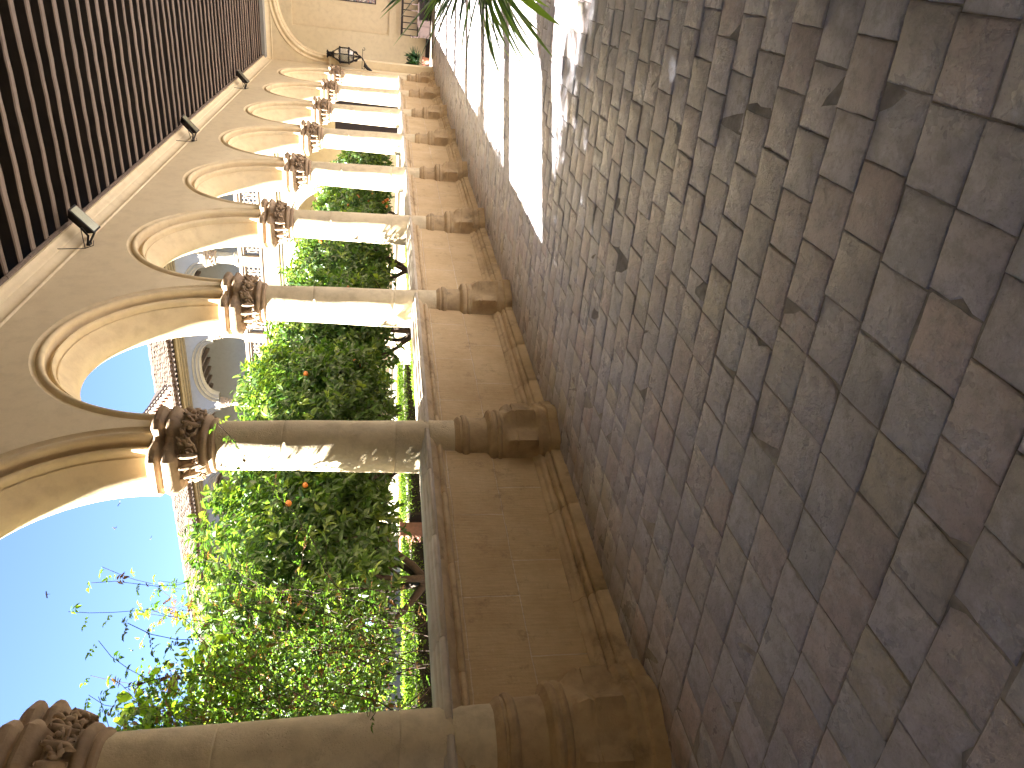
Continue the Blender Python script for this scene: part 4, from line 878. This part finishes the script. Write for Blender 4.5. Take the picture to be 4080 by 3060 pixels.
# dense small-leaved mass and bigger bright vine leaves near the top
n = 13000; r2 = np.random.default_rng(8)
P = np.column_stack([r2.normal(-0.1, 0.75, n), r2.normal(0.1, 0.26, n), 1.35 + 2.1 * r2.random(n) ** 0.8]); P = P[P[:, 0] < 1.35 - 0.35 * (P[:, 2] - 1.3)]; n = len(P)
D = rndunit(n); Nn = rndunit(n) + np.array([0, 0, 1]); l_ = r2.uniform(.03, .065, n); V1, F1 = leaves(P, D, Nn, l_, l_ * 0.55); t = r2.random(n)[:, None]; C1 = g1 * 0.8 + (g2 - g1) * t ** 2; C1 = np.where(r2.random(n)[:, None] < 0.12, br1 * 1.2, C1)
n = 330; P = np.column_stack([r2.uniform(-0.95, 0.75, n), r2.uniform(-.2, .3, n), 2.85 + 0.65 * r2.random(n)]); P[:, 2] += 0.12 * np.sin(P[:, 0] * 5) - 0.25 * (P[:, 0] > 0.35)
D = rndunit(n) * np.array([1, 1, 0.7]) + np.array([0, 0, -.3]); Nn = rndunit(n) + np.array([0, -.5, .7]); l_ = r2.uniform(.08, .15, n); V2, F2 = leaves(P, D, Nn, l_, l_ * 0.8, 0.1, 0.25); C2 = np.array((0.13, 0.20, 0.03)) + np.array((0.08, 0.09, 0.01)) * r2.random(n)[:, None]
from_np('foliage', np.vstack([V1, V2]), np.vstack([F1, F2 + len(V1)]), M['vine_leaf'], vn, np.vstack([np.repeat(C1, 8, 0), np.repeat(C2, 8, 0)]))

# ------------------------------------------------------------------ clipped hedges
def hedge(x0, x1, y0, y1, z1, seed, label, dens=900):
    h = thing('hedge', label, 'hedge', ((x0 + x1) / 2, (y0 + y1) / 2, 0)); r_ = np.random.default_rng(seed); cx, cy = (x0 + x1) / 2, (y0 + y1) / 2
    n = int(dens * ((x1 - x0) * (y1 - y0) + 2 * (x1 - x0) * z1)); P = np.column_stack([r_.uniform(x0 - cx, x1 - cx, n), r_.uniform(y0 - cy, y1 - cy, n), z1 * (1 - r_.random(n) ** 2.5 * 0.95)])
    e = r_.random(n); P[:, 1] = np.where(e < 0.35, y0 - cy + r_.random(n) * 0.08, P[:, 1]); P[:, 2] = np.where(e > 0.45, z1 - r_.random(n) * 0.14 + 0.03 * np.sin(P[:, 0] * 7), P[:, 2])
    D = rndunit(n) + np.array([0, 0, 0.7]); V, F = leaves(P, D, rndunit(n), r_.uniform(.04, .08, n), r_.uniform(.018, .03, n)); t = r_.random(n)[:, None]
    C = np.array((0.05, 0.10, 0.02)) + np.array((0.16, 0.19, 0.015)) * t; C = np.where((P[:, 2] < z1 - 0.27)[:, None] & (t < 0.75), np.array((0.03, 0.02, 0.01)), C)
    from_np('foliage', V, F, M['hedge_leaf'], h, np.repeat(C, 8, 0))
    m = MB(); rr = random.Random(seed); m.box(x0 - cx + 0.05, x1 - cx - 0.05, y0 - cy + 0.12, y1 - cy - 0.1, -0.1, z1 - 0.2)
    for k in range(int((x1 - x0) * 9)):
        x = rr.uniform(x0, x1) - cx; y = rr.uniform(y0, y1) - cy; m.tube([(x, y, -0.1), (x + rr.uniform(-.1, .1), y, z1 * 0.5), (x + rr.uniform(-.2, .2), y + rr.uniform(-.1, .1), z1 * 0.85)], 0.012, 5)
    m.build('stems', M['twig'], h)
hedge(0.5, 9.6, 7.3, 8.1, 1.0, 41, 'clipped hedge with a bright sunlit top behind the nearest orange tree', 1100)
hedge(10.3, 17.5, 7.2, 8.0, 1.02, 43, 'dark clipped hedge beyond the reddish pillar, behind the orange trunks', 800)
hedge(10.5, 20.5, 3.9, 4.4, 0.86, 42, 'low dark hedge row behind the farther orange trees', 700)

# terracotta brick pedestal at the hedge end
m = MB(); m.box(-0.22, 0.22, -0.22, 0.22, -0.08, 0.98); m.box(-0.26, 0.26, -0.26, 0.26, 0.98, 1.06)
p_ = m.build('brick_pillar', M['terracotta'], bevel=0.01); p_.location = (9.95, 7.6, 0); tag(p_, 'reddish brick pillar at the right end of the clipped hedge', 'pillar')

# ------------------------------------------------------------------ swallows
def bird(x, y, z, rz, s, label):
    m = MB(); m.tube([(-0.09, 0, 0), (-0.05, 0, 0.005), (0.03, 0, 0.01), (0.09, 0, 0.0)], [0.006, 0.02, 0.022, 0.006], 6)
    m.add([(0.05, 0, 0.01), (0.0, 0.17, 0.06), (-0.06, 0.19, 0.05), (-0.02, 0, 0.01)], [(0, 1, 2, 3)]); m.add([(0.05, 0, 0.012), (-0.02, 0, 0.012), (-0.06, -0.17, 0.07), (0.0, -0.15, 0.08)], [(0, 1, 2, 3)])
    m.add([(-0.08, 0, 0), (-0.17, 0.03, 0), (-0.12, 0, 0), (-0.17, -0.03, 0)], [(0, 1, 2), (0, 2, 3)])
    m.v = [(a * s, b * s, c * s) for a, b, c in m.v]; o = m.build('swallow', M['bird']); o.location = (x, y, z); o.rotation_euler = (0.5, -0.6, rz)
    tag(o, label, 'bird', 'swallows in the sky')
bird(72.7, 60, 33.1, 0.3, 2.2, 'swallow in the sky closest to the first arch crown'); bird(68.1, 60, 32.25, 2.0, 2.4, 'swallow flying second closest to the arch curve'); bird(66.2, 60, 27.8, 1.2, 2.2, 'swallow low in the sky above the tiled roof')
bird(57.9, 60, 36.0, 4.0, 2.4, 'highest swallow, above the vine tendrils'); bird(58.8, 60, 26.2, 3.0, 1.8, 'small swallow between the vine tip and the roof')
